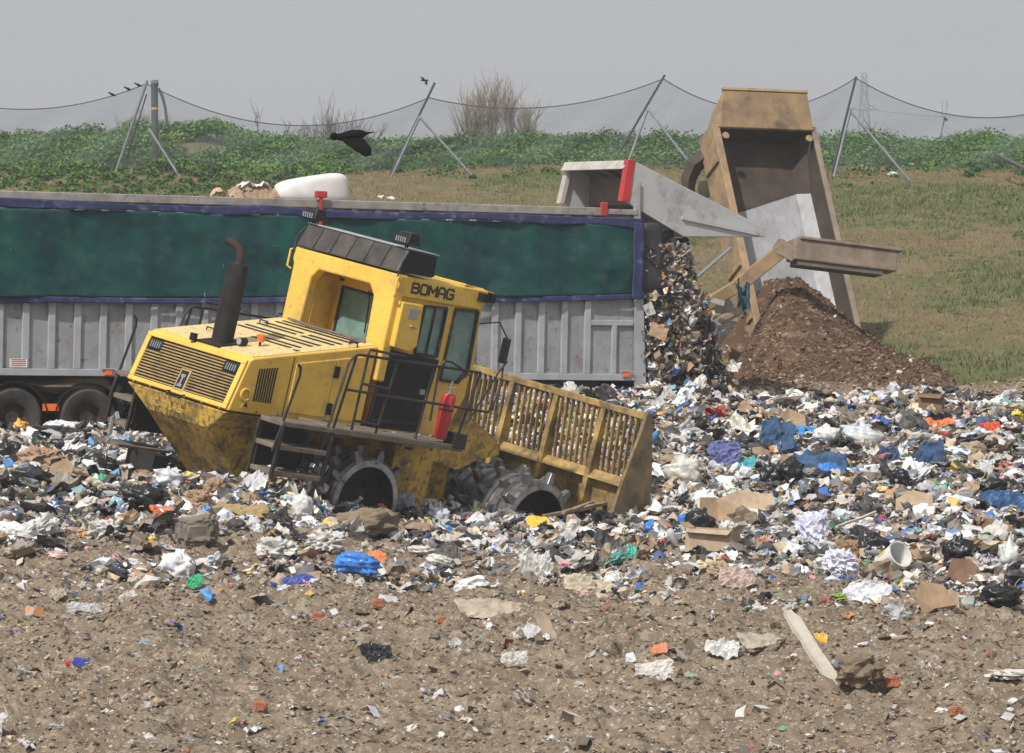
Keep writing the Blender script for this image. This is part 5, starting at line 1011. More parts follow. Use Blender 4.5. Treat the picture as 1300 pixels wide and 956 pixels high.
# ------------------------------------------------------------------ single pieces of rubbish
def place(px, py, w, h, zlift=0.0):
    g = hit(px, py + h * .5); s = g[1] / F; return g, w * s / 2, h * s / 2
def bag(px, py, w, h, c, label, name='rubbish_bag', cat='bag', seed=None, rough=.32, tie=True, freq=3.2, amp=.30, boxy=.8, smooth=True, group=None, m=None):
    seed = seed or int(px * 7 + py); g, a, b = place(px, py, w, h); v, f = IC[4]; v = v.copy()
    v = np.sign(v) * np.abs(v) ** boxy; dd = 1 + amp * crumple(v, seed, freq, 5) + .10 * crumple(v, seed + 3, 9, 2)
    v = v * dd[:, None]
    if tie:
        t = v[:, 2] > .62; v[t, 0] *= .45; v[t, 1] *= .45; v[t, 2] += .25 * (v[t, 2] - .62)
    v = v * np.array([a, a * .8, b * 1.05]); 
    rr = np.random.default_rng(seed); q = rr.normal(0, .18); cs, sn = math.cos(q), math.sin(q); v[:, [0, 2]] = v[:, [0, 2]] @ np.array([[cs, sn], [-sn, cs]])
    m = m or plain('plastic_%s' % '_'.join('%02d' % int(100 * k) for k in c), c, rough)
    o = mesh_np(name, v, f, m, smooth=smooth); o.location = (g[0], g[1] + a * .5, g[2] + b * .85); return tag(o, label, cat, group)
def sheet(px, py, w, h, c, label, name='plastic_sheet', cat='plastic sheet', seed=None, amp=.30, tilt=50, rough=.5, cls=None, freq=3.0, rolldeg=0, group=None, m=None):
    seed = seed or int(px * 5 + py); g, a, b = place(px, py, w, h); v, f = grid(30, 22); v = v.copy(); rr = np.random.default_rng(seed)
    rad = np.maximum(np.abs(v[:, 0]), np.abs(v[:, 1])); ang = np.arctan2(v[:, 1], v[:, 0]); sq_ = np.maximum(np.abs(np.cos(ang)), np.abs(np.sin(ang))); k_ = .55
    ca = np.stack([np.cos(ang), np.sin(ang), 0 * ang], 1); ed = (1 - k_ + k_ / 1.0 * sq_) * (1 + .28 * crumple(ca, seed + 1, 2.2, 3, False)); v[:, :2] *= ed[:, None]
    v[:, 2] = amp * (1.25 * crumple(v, seed, freq * .55, 3, False) + .55 * crumple(v, seed + 5, freq * 1.3, 4) + .2 * crumple(v, seed + 2, 8, 2)); L_ = b / math.sin(R(max(tilt, 20)))
    v = v * np.array([a, L_, min(a, L_) * 1.1]); t = R(tilt); y, z = v[:, 1].copy(), v[:, 2].copy(); v[:, 1] = y * math.cos(t) - z * math.sin(t); v[:, 2] = y * math.sin(t) + z * math.cos(t)
    q = R(rolldeg); cs, sn = math.cos(q), math.sin(q); v[:, [0, 2]] = v[:, [0, 2]] @ np.array([[cs, sn], [-sn, cs]])
    m = m or plain('sheet_%s' % '_'.join('%02d' % int(100 * k) for k in c), c, rough); o = mesh_np(name, v, f, m, smooth=(cls == 'cloth'))
    so = o.modifiers.new('t', 'SOLIDIFY'); so.thickness = .008; o.location = (g[0], g[1] + .05, g[2] + b * .9 + .03); return tag(o, label, cat, group)
def cardp(px, py, w, h, label, c=None, seed=None, name='cardboard_piece', cat='cardboard', box=False):
    seed = seed or int(px + 3 * py); r = random.Random(seed); g, a, b = place(px, py, w, h); mb = MB(); t = .012
    if box:
        d = a * .8; mb.box(-a, a, -d, d, -b, -b + t); mb.box(-a, a, -d, -d + t, -b + t, b); mb.box(-a, a, d - t, d, -b + t, b); mb.box(-a, -a + t, -d + t, d - t, -b + t, b); mb.box(a - t, a, -d + t, d - t, -b + t, b)
        for s in (-1, 1): mb.add([(s * a, -d, b), (s * a, d, b), (s * (a + b * .6), d, b + b * .4), (s * (a + b * .6), -d, b + b * .5)], [(0, 1, 2, 3)])
        mb.add([(-a, -d, b), (a, -d, b), (a * .9, -d - b * .6, b * .6), (-a * .9, -d - b * .5, b * .7)], [(0, 1, 2, 3)])
    else:
        k = r.uniform(.3, .7); x1 = -a + 2 * a * k
        mb.add([(-a, 0, -b), (x1, .1, -b * .9), (a, -.15, -b * .6), (-a * .9, .2, b * r.uniform(.4, .9)), (x1, .35, b), (a, .1, b * r.uniform(.2, .8))], [(0, 1, 4, 3), (1, 2, 5, 4)])
    o = mb.build(name, plain('cardboard_%d' % (seed % 3), [(.38, .26, .16), (.30, .20, .12), (.46, .34, .23)][seed % 3] if c is None else c, .85), None)
    if not box: so = o.modifiers.new('t', 'SOLIDIFY'); so.thickness = t
    o.location = (g[0], g[1] + .05, g[2] + b * .9); o.rotation_euler = (r.uniform(-.3, .1), r.uniform(-.25, .25), r.uniform(-.4, .4)); return tag(o, label, cat)
def plank(p0, p1, wm, tm, m, label, name='wooden_plank', cat='plank', d0=None, d1=None, up=(0, 0, 1), stand=0):
    b = hit(*p1); a = at(p0[0], p0[1], b[1] + stand) if stand else hit(*p0); a[2] += (d0 or .05); b[2] += (d1 or .05); n = 8; mb = MB(); r = random.Random(int(p0[0])); A, B = Vector(a), Vector(b); d = (B - A).normalized(); x = d.cross(Vector(up)).normalized(); u = x.cross(d)
    vs = []; 
    for i_ in range(n + 1):
        p = A.lerp(B, i_ / n) + x * r.gauss(0, wm * .015) + u * r.gauss(0, tm * .15); w_ = wm * r.uniform(.85, 1.1) / 2 * (1 if 0 < i_ < n else .6); t_ = tm / 2
        vs += [tuple(p - x * w_ - u * t_), tuple(p + x * w_ - u * t_), tuple(p + x * w_ + u * t_), tuple(p - x * w_ + u * t_)]
    fs = [(3, 2, 1, 0), tuple(range(n * 4, n * 4 + 4))] + [(i_ * 4 + j, i_ * 4 + (j + 1) % 4, i_ * 4 + 4 + (j + 1) % 4, i_ * 4 + 4 + j) for i_ in range(n) for j in range(4)]
    mb.add(vs, fs); o = mb.build(name, M[m] if isinstance(m, str) else m, None, off=tuple(a)); o.location = a; return tag(o, label, cat)
BK = (.02, .02, .022); WT = (.72, .72, .70); CR = (.62, .56, .46); DEN = (.045, .095, .19); BLU = (.04, .20, .62)
# right-hand slope
sheet(988, 556, 46, 40, DEN, 'tent-shaped faded blue denim cloth standing up on the far right of the rubbish', 'denim_cloth', 'cloth', tilt=62, cls='cloth', amp=.40, rough=.9, seed=31)
sheet(1040, 588, 78, 26, (.05, .11, .22), 'long strip of blue denim lying right of the tent-shaped denim cloth', 'denim_cloth', 'cloth', tilt=38, cls='cloth', amp=.45, rough=.9, rolldeg=14)
sheet(1178, 580, 36, 32, (.035, .08, .17), 'dark blue folded denim heap standing right of the crumpled black sack', 'denim_cloth', 'cloth', tilt=65, cls='cloth', amp=.4, rough=.9)
sheet(1130, 583, 26, 26, (.03, .065, .14), 'small dark blue jeans leg left of the dark blue folded denim', 'denim_cloth', 'cloth', tilt=55, cls='cloth', rough=.9)
sheet(1278, 640, 60, 24, (.03, .10, .24), 'torn navy blue sheeting at the right edge of the rubbish', 'blue_sheeting', 'plastic sheet', tilt=40)
bag(1050, 553, 36, 28, WT, 'puffed white bag between bright blue film and the denim cloth', seed=7)
bag(1095, 553, 58, 32, (.60, .62, .64), 'large milky plastic bag heap right of the small puffed white bag')
bag(868, 600, 52, 44, (.62, .60, .55), 'large milky white plastic sack right of the compactor blade', tie=False)
bag(888, 668, 40, 38, BK, 'shiny knotted black bin bag low right of the compactor blade')
bag(938, 562, 48, 22, (.04, .04, .045), 'flattened charcoal sack left of the tent-shaped denim cloth', tie=False)
bag(978, 603, 30, 34, BK, 'dark bin bag standing left of its bigger black neighbour', seed=88)
bag(1005, 600, 36, 38, (.025, .025, .028), 'bigger black bin bag beneath the long denim strip')
bag(945, 602, 28, 24, (.66, .67, .70), 'small frosted white bag left of two black bin bags')
bag(1142, 608, 30, 28, BK, 'round black bin bag right of the milky bags, middle of the slope')
bag(1068, 518, 44, 14, BK, 'flat black bin bag at the top edge of the rubbish below the soil heap')
bag(1110, 690, 46, 30, BK, 'flattened black bin bag above the white bucket')
bag(1217, 697, 44, 40, BK, 'black bin bag right of the white bucket, knotted and creased')
bag(1192, 747, 30, 20, (.05, .05, .055), 'small grey-black bag low between bucket and right edge')
bag(1272, 756, 56, 32, BK, 'large glossy black bin bag in the bottom right corner of the rubbish')
bag(1262, 620, 40, 24, BK, 'black bin bag near the right edge above the navy sheeting', seed=14)
bag(1040, 605, 40, 18, (.03, .03, .034), 'low dark sack below the long denim strip')
bag(1032, 672, 50, 48, (.68, .68, .80), 'big bundle of lilac-white shredded paper', 'shredded_paper', 'paper bundle', rough=.9, tie=False, freq=8, amp=.35, smooth=False)
bag(1068, 713, 50, 36, (.70, .70, .80), 'lower bundle of lilac-white shredded paper, left of the bucket', 'shredded_paper', 'paper bundle', rough=.9, tie=False, freq=8, amp=.35, smooth=False)
bag(1076, 702, 36, 34, (.30, .19, .11), 'crumpled brown paper sack between the paper bundles and the bucket', 'paper_sack', 'sack', rough=.85, tie=False, smooth=False)
bag(1282, 706, 30, 46, (.62, .62, .60), 'clear bulging bag standing at the right edge beside black bags', tie=True)
bag(1237, 570, 38, 20, (.36, .28, .20), 'tan fabric sack lying on the upper right slope', 'sack', 'sack', rough=.9, tie=False)
bag(1054, 611, 20, 17, (.72, .68, .10), 'small bright yellow bag on the right slope', seed=3)
sheet(1058, 600, 34, 12, BLU, 'bright blue film strip beside the small yellow bag', tilt=30)
sheet(1026, 548, 34, 14, (.05, .30, .75), 'bright blue plastic film right of the tent-shaped denim', tilt=35)
sheet(1190, 540, 38, 12, (.75, .20, .05), 'long orange-red plastic strip on the upper right slope', tilt=28)
sheet(1256, 545, 28, 20, (.75, .12, .04), 'crumpled orange-red net bag near the top right', 'net_bag', 'bag', tilt=50, amp=.45)
bag(1292, 528, 20, 16, (.80, .60, .06), 'yellow bag at the right edge, top of the rubbish', seed=12)
sheet(922, 578, 34, 30, (.14, .15, .34), 'purple-blue printed packaging film right of the milky sack', 'packaging_film', 'packaging', tilt=60)
sheet(945, 588, 34, 22, (.04, .33, .36), 'teal cloth with folds below the purple packaging film', 'teal_cloth', 'cloth', tilt=50, cls='cloth')
bag(955, 590, 16, 12, (.6, .10, .28), 'small magenta bag lying on the teal cloth', seed=18)
sheet(922, 614, 36, 14, (.78, .78, .80), 'flat stack of white paper sheets below the teal cloth', 'paper_sheets', 'paper', tilt=22, amp=.06)
sheet(1105, 752, 58, 26, (.72, .72, .75), 'large white printed plastic sheet at the lower edge left of brick rubble', 'printed_sheet', tilt=48)
bag(1070, 759, 34, 11, (.28, .42, .08), 'limp bunch of pale green leaves at the lower edge of the rubbish', 'leaf_bunch', 'vegetation', tie=False, rough=.8, smooth=False)
cardp(1183, 512, 30, 22, 'dark brown cardboard box at the foot of the soil heap, right one', box=True, c=(.22, .13, .08))
cardp(1154, 512, 16, 14, 'small pale cardboard flap left of the dark brown box')
cardp(905, 690, 60, 30, 'open brown cardboard carton above two bottles, right of the blade', box=True)
cardp(918, 650, 60, 40, 'large torn cardboard panel standing behind the shiny black bin bag', c=(.36, .25, .15))
cardp(950, 640, 70, 30, 'long creased cardboard panel in the middle of the right slope', c=(.40, .29, .19))
cardp(1008, 533, 30, 30, 'upright cardboard flap leaning behind the tent-shaped denim cloth')
cardp(1160, 640, 50, 26, 'flattened brown carton in the centre right of the rubbish')
cardp(1222, 725, 38, 44, 'bent cardboard sheet standing left of the clear bulging bag')
cardp(1270, 672, 36, 30, 'brown cardboard corner near the right edge above the clear bag')
cardp(1205, 764, 26, 26, 'broken red brick lump at the lower edge of the rubbish', c=(.40, .17, .10), name='brick_lump', cat='brick')
cardp(1188, 760, 40, 34, 'pinkish torn card left of the red brick lump', c=(.5, .33, .26))
def bottle(px, py, w, h, c, label, capc=(.6, .05, .05), rot=(1.1, .4, .6), seed=0):
    g, a, b = place(px, py, w, h); L_ = max(a, b) * 1.0; root = bpy.data.objects.new('plastic_bottle', None); COL.objects.link(root); root.location = (g[0], g[1], g[2] + b); root.rotation_euler = rot; tag(root, label, 'bottle')
    rr = L_ * .36; MB().lathe([(0, -L_), (rr * .9, -L_ * .98), (rr, -L_ * .9), (rr, L_ * .35), (rr * .8, L_ * .6), (rr * .35, L_ * .8), (rr * .35, L_ * .9)], n=18).build('bottle_body', plain('bottle_%02d' % int(c[0] * 90), c, .25), root, smooth=True)
    MB().lathe([(rr * .42, L_ * .84), (rr * .42, L_), (0, L_)], n=14).build('cap', plain('cap_%02d_%02d' % (int(capc[0] * 90), int(capc[2] * 90)), capc, .4), root, smooth=True); return root
bottle(853, 682, 14, 28, (.72, .74, .76), 'white plastic bottle with red cap below the milky sack', rot=(.3, -.5, .2))
bottle(876, 696, 26, 12, (.75, .75, .72), 'white plastic bottle lying on its side beside the open carton', (.7, .7, .7), rot=(1.4, .2, 1.5))
bottle(1096, 600, 20, 14, (.70, .74, .78), 'clear plastic bottle lying under the milky bag heap', (.1, .2, .6), rot=(1.3, 0, -1.0))
bottle(832, 560, 14, 20, (.10, .35, .70), 'blue plastic bottle just right of the blade top corner', (.8, .8, .8), rot=(.5, .3, 0))
# white bucket
g_, a_, b_ = place(1133, 714, 36, 34); root = bpy.data.objects.new('white_bucket', None); COL.objects.link(root); root.location = (g_[0], g_[1], g_[2] + a_ * .95); root.rotation_euler = (R(62), R(0), R(38)); tag(root, 'white plastic bucket lying on its side, open end facing, yellow label', 'bucket'); q = a_
MB().lathe([(0, -q * 1.1), (q * .78, -q * 1.1), (q * .95, q * .85), (q * 1.0, q * .87), (q * 1.0, q * .95), (q * .9, q * .95), (q * .74, -q * 1.0), (0, -q * 1.0)], n=32).build('bucket_shell', M['white'], root, smooth=True)
MB().lathe([(q * .845, -q * .6), (q * .905, q * .2)], n=32, a0=.3, a1=2.6).build('yellow_label', plain('label_yellow', (.8, .62, .05), .4), root, smooth=True)
MB().tube([(q * .97 * math.cos(t), q * .97 * math.sin(t), q * .8 + .35 * q * math.sin((t - .2) / 2.74 * math.pi)) for t in np.linspace(.2, 2.94, 14)], q * .03, 6).build('handle', M['chrome'], root)
plank((1062, 692), (1112, 676), .05, .03, 'woodw', 'thin white plastic strip arching across the paper bundles', 'plastic_strip', 'strip', .25, .30)
# centre, around the compactor
bag(868, 660, 18, 16, BLU, 'small blue bag right of the blade bottom corner', seed=41); bag(828, 672, 22, 20, BLU, 'bright blue crumpled bag under the blade right corner', seed=42)
plank((690, 666), (785, 650), .12, .05, 'wood', 'brown splintered board lying along the foot of the blade', d0=.12, d1=.12); plank((715, 668), (765, 646), .09, .04, 'wood', 'shorter brown board across the longer board at the blade foot', d0=.18, d1=.16)
bag(745, 656, 70, 14, BK, 'flat black plastic lying under the boards at the blade foot', 'black_plastic', 'plastic sheet', tie=False)
sheet(745, 680, 28, 14, (.75, .76, .78), 'square white plastic tray below the blade', 'plastic_tray', 'tray', tilt=40, amp=.05)
sheet(682, 665, 34, 15, (.80, .52, .04), 'bright yellow-orange plastic offcut by the front drum', 'yellow_plastic', 'plastic sheet', tilt=35, amp=.1)
sheet(620, 645, 26, 24, (.80, .27, .03), 'orange and green netting cluster left of the front drum', 'orange_netting', 'netting', tilt=55, amp=.5)
bag(487, 646, 32, 16, (.72, .30, .32), 'salmon pink cloth bundle right of the rear drum', 'cloth_bundle', 'cloth', tie=False, rough=.9); bag(512, 640, 36, 26, (.40, .42, .50), 'grey-blue cloth bundle right of the pink one', 'cloth_bundle', 'cloth', tie=False, rough=.9)
bag(520, 652, 26, 20, BK, 'black cloth scrap between the grey-blue cloth and the drum', 'cloth_bundle', 'cloth', tie=False, rough=.9); bag(556, 655, 34, 24, (.62, .64, .70), 'crumpled white and grey shirt right of the black scrap', 'shirt', 'cloth', tie=False, rough=.9)
bag(455, 668, 120, 38, (.24, .18, .12), 'broad mound of earthy matted fabric in front of the rear drum', 'matted_fabric', 'cloth', tie=False, rough=.95, freq=5, amp=.25)
plank((440, 678), (505, 672), .09, .05, 'wood', 'rotten brown board in front of the matted fabric mound', d0=.15, d1=.12)
bag(383, 642, 30, 40, (.70, .69, .68), 'upright white carrier bag leaning below the compactor steps', 'carrier_bag', seed=51)
bag(453, 718, 62, 30, (.06, .25, .72), 'bright blue plastic bag lying alone in front of the compactor', 'blue_bag', tie=False, seed=52)
sheet(481, 712, 24, 14, (.75, .25, .08), 'small orange plastic piece touching the bright blue bag', tilt=30)
bag(410, 690, 56, 30, (.60, .58, .55), 'crumpled translucent film left of the bright blue bag', 'plastic_film', 'plastic film', tie=False, freq=6, smooth=False, amp=.4); bag(350, 698, 60, 30, (.58, .56, .53), 'crumpled translucent film midway between carrier bag and printed bag', 'plastic_film', 'plastic film', tie=False, freq=6, smooth=False, amp=.4)
sheet(678, 716, 46, 30, (.62, .61, .57), 'torn translucent film in the foreground below the front drum', 'plastic_film', 'plastic film', tilt=40, amp=.5); sheet(745, 741, 66, 18, (.48, .41, .30), 'large cream fabric sheet on the mud below the blade', 'cream_fabric', 'cloth', tilt=35, amp=.35, cls='cloth')
bag(722, 727, 22, 14, BK, 'black tufted scrap on top of the cream fabric sheet', 'black_scrap', 'scrap', tie=False, smooth=False, amp=.5)
plank((560, 727), (660, 718), .045, .04, 'wood', 'long thin stick lying on the mud in the foreground', 'stick', 'stick', .10, .12)
bag(535, 702, 40, 14, (.66, .62, .56), 'cream plastic pad lying right of the bright blue bag', 'plastic_film', 'plastic film', tie=False); sheet(570, 705, 30, 26, (.11, .10, .095), 'dark fan-shaped scrap left of the long thin stick', 'dark_scrap', 'scrap', tilt=40)
bag(775, 712, 60, 16, (.10, .30, .26), 'low sea-green film on the mud below the blade', 'green_film', 'plastic film', tie=False); sheet(803, 702, 16, 18, (.10, .50, .40), 'small teal triangle of plastic right of the sea-green film', tilt=55)
bag(560, 655 + 60, 40, 18, (.62, .60, .57), 'pale plastic lump just above the long stick', 'plastic_film', 'plastic film', tie=False)
# left-hand slope
bag(48, 583, 66, 36, (.38, .25, .16), 'large crumpled brown paper sack on the left slope', 'paper_sack', 'sack', tie=False, rough=.85, smooth=False); cardp(75, 597, 34, 34, 'torn brown card standing right of the large brown paper sack')
bag(125, 590, 56, 32, BK, 'glossy black bin bag in the middle of the left slope', seed=61); bag(38, 606, 62, 30, (.03, .03, .033), 'black bin bag below the large brown paper sack', seed=62); bag(8, 572, 40, 26, BK, 'black bin bag at the left edge of the photo', seed=63)
bag(180, 630, 62, 30, BK, 'wide black bin bag left of the white knotted bag', seed=64); bag(212, 612, 44, 28, (.70, .72, .76), 'white knotted bag at the compactor rear corner', seed=65); bag(70, 548, 70, 14, (.04, .04, .045), 'long rolled dark plastic below the trailer wheels', 'rolled_plastic', 'plastic sheet', tie=False)
sheet(88, 544, 60, 9, (.68, .69, .70), 'long silvery plastic strip on the rolled dark plastic', tilt=25)
bag(24, 541, 26, 16, (.75, .38, .05), 'orange bag at the left below the tyre', seed=66); bag(18, 556, 20, 10, (.55, .04, .04), 'small red bag under the orange bag', seed=67); bag(148, 640, 22, 22, (.30, .52, .62), 'pale blue bag left of the wide black bin bag', seed=68)
sheet(128, 612, 26, 12, (.04, .45, .22), 'vivid green plastic scrap below the glossy black bin bag', tilt=35); sheet(158, 573, 24, 8, (.30, .65, .10), 'lime green strip near the compactor rear', tilt=30); sheet(148, 562, 30, 10, (.10, .35, .70), 'light blue board on the rubbish near the compactor rear', 'blue_board', 'board', tilt=25, amp=.04)
bag(250, 634, 44, 32, (.42, .28, .18), 'brown paper sack under the compactor belly, front one', 'paper_sack', 'sack', tie=False, rough=.85, smooth=False); bag(271, 620, 32, 30, (.35, .23, .14), 'brown paper sack under the compactor belly, rear one', 'paper_sack', 'sack', tie=False, rough=.85, smooth=False)
sheet(306, 648, 66, 22, (.38, .28, .14), 'ochre blanket folded below the compactor hull', 'blanket', 'cloth', tilt=35, cls='cloth', rough=.95); sheet(205, 650, 34, 12, (.65, .16, .05), 'rust orange cloth on the left slope', 'orange_cloth', 'cloth', tilt=30, cls='cloth')
bag(250, 672, 62, 44, (.20, .17, .14), 'grey earthy slab-like lump left of the compactor steps', 'earth_lump', 'earth lump', tie=False, rough=.95, freq=2, amp=.25, smooth=False, boxy=.55); bag(192, 686, 16, 12, (.72, .50, .08), 'small yellow bag on the left mud edge', seed=71)
bag(224, 716, 50, 38, (.74, .74, .76), 'white printed carrier bag standing alone on the mud at left', 'carrier_bag', seed=72, tie=True); sheet(248, 741, 20, 18, (.05, .42, .20), 'green plastic triangle right of the white printed carrier bag', tilt=60); bag(216, 724, 12, 16, BK, 'dark scrap on the white printed carrier bag', 'black_scrap', 'scrap', tie=False)
bag(40, 678, 78, 34, (.66, .65, .62), 'wide spread of crumpled white film at the far left', 'plastic_film', 'plastic film', tie=False, freq=6, amp=.4, smooth=False); bag(130, 672, 50, 30, (.60, .58, .55), 'crumpled pale film right of the wide white film', 'plastic_film', 'plastic film', tie=False, freq=6, amp=.4, smooth=False); bag(75, 708, 34, 10, (.70, .45, .42), 'flat pinkish white bag at the left mud edge', 'plastic_film', 'plastic film', tie=False)
sheet(380, 738, 42, 10, (.04, .06, .30), 'navy blue cloth lying on the mud left of the blue bag', 'navy_cloth', 'cloth', tilt=30, cls='cloth'); sheet(105, 776, 40, 12, (.50, .49, .48), 'white lacy film on the foreground mud at left', 'plastic_film', 'plastic film', tilt=35, amp=.5)
sheet(72, 758, 22, 14, (.45, .38, .30), 'tan paper scrap on the foreground mud at far left', 'paper_scrap', 'paper', tilt=40); sheet(102, 842, 22, 10, (.03, .05, .35), 'royal blue scrap low on the foreground mud at left', 'cloth_scrap', 'cloth', tilt=35); bag(86, 843, 8, 8, (.7, .05, .04), 'tiny red scrap left of the royal blue scrap', 'red_scrap', 'scrap', tie=False, seed=5)
# foreground right
sheet(628, 774, 88, 18, (.42, .35, .27), 'long beige fabric sheet lying on the foreground mud', 'beige_fabric', 'cloth', tilt=30, cls='cloth', amp=.3); plank((682, 784), (702, 812), .16, .06, 'wood', 'short brown wooden block on the foreground mud', d0=.0, d1=-.03, stand=.5)
sheet(480, 831, 40, 20, BK, 'torn black plastic shard on the foreground mud', tilt=45, amp=.3, rough=.3); sheet(655, 840, 34, 18, (.58, .55, .50), 'pale crumpled paper beside a stone in the low foreground', 'paper_scrap', 'paper', tilt=45, amp=.4)
sheet(965, 817, 54, 16, (.38, .33, .26), 'beige plastic sack lying on the mud left of the white plank', 'plastic_sack', 'sack', tilt=30, cls='cloth'); sheet(915, 832, 46, 16, (.70, .69, .66), 'white rag lying on the mud left of the beige plastic sack', 'rag', 'cloth', tilt=30, amp=.5)
plank((1000, 782), (1062, 868), .16, .05, 'woodw', 'long whitish wooden plank propped up out of the mud in the foreground', d0=.0, d1=-.05, stand=.7)
bag(1090, 856, 70, 44, (.21, .16, .11), 'small pointed earth mound right of the whitish plank', 'earth_mound', 'earth lump', tie=False, rough=.95, freq=2.5, smooth=False)
sheet(838, 832, 20, 12, (.60, .20, .10), 'orange printed packet on the mud near the right foreground', 'packet', 'packaging', tilt=45, amp=.1); sheet(828, 850, 50, 16, (.66, .62, .58), 'dirty white film beneath the orange printed packet', 'plastic_film', 'plastic film', tilt=35, amp=.5)
sheet(800, 838, 14, 14, (.75, .76, .78), 'small white triangular paper left of the orange packet', 'paper_scrap', 'paper', tilt=55); sheet(1042, 820, 16, 10, (.72, .45, .08), 'small amber plastic scrap right of the white plank', tilt=30)
bag(1290, 860, 70, 14, (.62, .58, .52), 'dirty cream film at the bottom right of the mud', 'plastic_film', 'plastic film', tie=False, smooth=False, amp=.4); sheet(935, 660 + 76, 44, 20, (.50, .38, .33), 'pinkish translucent film on the mud edge below the cartons', 'plastic_film', 'plastic film', tilt=40, amp=.4)
bag(915, 726, 40, 24, (.42, .32, .22), 'brown paper bag standing at the lower rubbish edge', 'paper_sack', 'sack', tie=False, rough=.9, smooth=False)
for k, (px, py, s) in enumerate([(404, 783, 12), (1133, 871, 14), (560, 790, 9), (480, 768, 12), (1213, 905, 12), (330, 900, 14)]):
    bag(px, py, s * 1.4, s, (.42, .16, .09), ['broken red brick piece on the left foreground mud', 'broken red brick piece at the lower right of the mud', 'small red brick crumb in the middle of the foreground mud', 'red brick piece below the bright blue bag', 'red brick piece in the bottom right corner', 'red brick piece in the bottom left foreground'][k], 'brick_piece', 'brick', tie=False, rough=.9, freq=2, amp=.2, smooth=False, boxy=.45, group='broken bricks in the mud')
# on the trailer load
def on_trailer(px, py, v, f, m, name, label, cat, yl=1.0, smooth=True):
    d = RT_.T @ ray(px, py); c = RT_.T @ (C0 - oT); t = (yl - c[1]) / d[1]; loc = RT_ @ (c + d * t) + oT
    o = mesh_np(name, v @ RT_.T, f, m, smooth=smooth); o.location = loc; return tag(o, label, cat)
v, f = IC[4]; x = v[:, 0]; v = np.sign(v) * np.abs(v) ** .55; x = v[:, 0]; rv = np.stack([x * .66, v[:, 1] * .30, v[:, 2] * .25 * (1.0 + .28 * x)], 1); rv *= (1 + .10 * crumple(v, 8, 1.6, 2, False))[:, None]; rv[:, 2] += .05 * x
on_trailer(394, 241, rv, f, M['white'], 'white_roll', 'large smooth white roll lying on top of the trailer load', 'roll')
v, f = grid(20, 16); v = v * np.array([.40, .3, 1]); v[:, 2] = .03 + .13 * crumple(v * 2.2, 12, 3, 4) + .16 * (v[:, 0] + .2) + .42 * v[:, 1]
on_trailer(320, 243, v, f, M['card'], 'cardboard_sheet', 'crumpled brown cardboard with white edge left of the white roll', 'cardboard', smooth=False)
v, f = crumpled_sheet(91, 14, .3); on_trailer(322, 233, v * np.array([.30, .2, .42]), f, M['white'], 'white_paper', 'torn white paper lying over the brown cardboard on the load', 'paper', smooth=False)
v, f = crumpled_sheet(92, 12, .4); on_trailer(282, 241, v * np.array([.22, .2, .3]), f, plain('pale_card', (.55, .40, .26), .85), 'pale_card', 'pale torn card at the left end of the pieces on the load', 'cardboard', smooth=False)
v, f = crumpled_sheet(93, 12, .4); on_trailer(490, 249, v * np.array([.14, .2, .12]), f, M['white'], 'white_scrap', 'small white scrap on the load above the cab lamp', 'scrap', smooth=False)
# sticking out of the spilling waste
def in_world(px0, py0, Y0, px1, py1, Y1, w, m, name, label, cat):
    a, b = at(px0, py0, Y0), at(px1, py1, Y1); o = MB().tube([a, Vector(a).lerp(Vector(b), .5) + Vector((0, 0, .02)), b], [w, w * .95, w * .85], 9).build(name, m, None, off=tuple(a), smooth=True); o.location = a; return tag(o, label, cat)
in_world(880, 428, 81, 938, 395, 82.5, .10, M['wood'], 'wooden_pole', 'round brown wooden pole sticking out of the spilling waste', 'pole')
v, f = crumpled_sheet(94, 20, .35); o = mesh_np('black_rag', v * np.array([.28, .25, 1]) @ np.array([[1, 0, 0], [0, .2, .98], [0, -.98, .2]]) * np.array([1, 1, 3.4]), f, M['rubberflap']); o.location = at(888, 462, 81.0); tag(o, 'long black rag hanging down at the foot of the spilling waste', 'rag')
v, f = crumpled_sheet(95, 14, .35); o = mesh_np('blue_rag', v * np.array([.13, .1, 1]) @ np.array([[1, 0, 0], [0, .2, .98], [0, -.98, .2]]) * np.array([1, 1, 3.2]), f, plain('dusty_blue_rag', (.10, .20, .26), .9)); o.location = at(945, 371, 92.2); tag(o, 'dusty blue rag hanging from the dump truck tailgate arm', 'rag')
for px, py, Y_, s, cc, lb in ((836, 421, 80.2, .17, (.45, .30, .17), 'brown cardboard square stuck in the side of the spilling waste'), (866, 412, 81, .22, (.36, .25, .15), 'large brown cardboard flap on the right of the spilling waste')):
    v, f = crumpled_sheet(int(px), 6, .06); o = mesh_np('cardboard_piece', v * s @ np.array([[1, 0, 0], [0, .25, .97], [0, -.97, .25]]), f, plain('card_' + str(int(px)), cc, .85)); so = o.modifiers.new('t', 'SOLIDIFY'); so.thickness = .012; o.location = at(px, py, Y_); o.rotation_euler = (0, .4, .3); tag(o, lb, 'cardboard')
# scene light settings
SKYMIX, SKYCOL, SKYSTR, SUNSTR, HAZE, EXPO = .6, (6.0, 6.2, 6.65, 1), .1, 4.0, .00055, 0.05
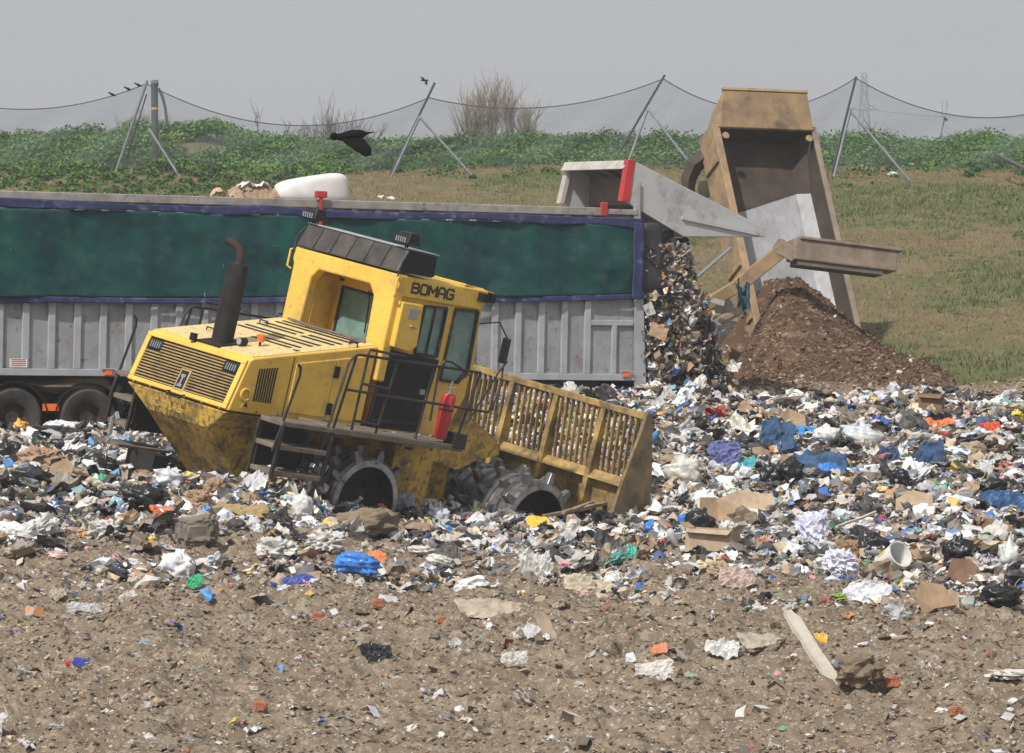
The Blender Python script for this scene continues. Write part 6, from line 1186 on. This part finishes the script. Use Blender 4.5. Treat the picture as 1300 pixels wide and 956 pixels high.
# ------------------------------------------------------------------ world, sun, haze
sd = np.array([-.34, -.56, .755]); sd /= np.linalg.norm(sd)
wd = bpy.data.worlds.new('World'); scn.world = wd; wd.use_nodes = True; nt = wd.node_tree; N = nt.nodes; L = nt.links
bg = N['Background']; sk = N.new('ShaderNodeTexSky'); sk.sky_type = 'NISHITA'; sk.sun_disc = False; sk.sun_elevation = math.asin(sd[2]); sk.sun_rotation = math.atan2(sd[0], sd[1]); sk.air_density = 1.0; sk.dust_density = 4.0; sk.ozone_density = 1.0
hs = N.new('ShaderNodeHueSaturation'); hs.inputs['Saturation'].default_value = .22; L.new(sk.outputs[0], hs.inputs['Color'])
mx = N.new('ShaderNodeMix'); mx.data_type = 'RGBA'; mx.inputs['Factor'].default_value = SKYMIX
a_ = [s for s in mx.inputs if s.type == 'RGBA']; L.new(hs.outputs[0], a_[0])
tcw = N.new('ShaderNodeTexCoord'); mpw = N.new('ShaderNodeMapping'); mpw.inputs['Scale'].default_value = (5, 5, 22); L.new(tcw.outputs['Generated'], mpw.inputs['Vector']); nw = N.new('ShaderNodeTexNoise'); nw.inputs['Scale'].default_value = 2.2; nw.inputs['Detail'].default_value = 6; L.new(mpw.outputs['Vector'], nw.inputs['Vector'])
mc = N.new('ShaderNodeMix'); mc.data_type = 'RGBA'; ac = [s for s in mc.inputs if s.type == 'RGBA']; L.new(nw.outputs['Fac'], mc.inputs['Factor']); ac[0].default_value = tuple(c * .965 for c in SKYCOL[:3]) + (1,); ac[1].default_value = tuple(c * 1.045 for c in SKYCOL[:3]) + (1,); L.new([s for s in mc.outputs if s.type == 'RGBA'][0], a_[1]); L.new([s for s in mx.outputs if s.type == 'RGBA'][0], bg.inputs['Color'])
bg.inputs['Strength'].default_value = SKYSTR
sl_ = bpy.data.lights.new('sun', 'SUN'); sl_.energy = SUNSTR; sl_.angle = R(1.5); sl_.color = (1, .96, .90); so = bpy.data.objects.new('sun', sl_); COL.objects.link(so)
so.rotation_euler = Vector(sd).to_track_quat('Z', 'Y').to_euler(); so.location = (0, 0, 60)
hz = MB().box(-460, 460, -40, 1180, -12, 52).build('haze', bpy.data.materials.new('haze_air')); hm = hz.data.materials[0]; hm.use_nodes = True; N = hm.node_tree.nodes; N.remove(N['Principled BSDF'])
pv = N.new('ShaderNodeVolumePrincipled'); pv.inputs['Color'].default_value = (.95, .955, .98, 1); pv.inputs['Density'].default_value = HAZE; pv.inputs['Anisotropy'].default_value = .1; hm.node_tree.links.new(pv.outputs[0], N['Material Output'].inputs['Volume'])
tag(hz, kind='stuff')
hz['label'] = 'pale grey haze over the landfill and the far hedge'
scn.view_settings.view_transform = 'Standard'; scn.view_settings.look = 'None'; scn.view_settings.exposure = EXPO; scn.view_settings.gamma = 1
scn.render.film_transparent = False
scn.cycles.use_denoising = True; scn.cycles.max_bounces = 6; scn.cycles.transparent_max_bounces = 12; scn.cycles.volume_bounces = 0
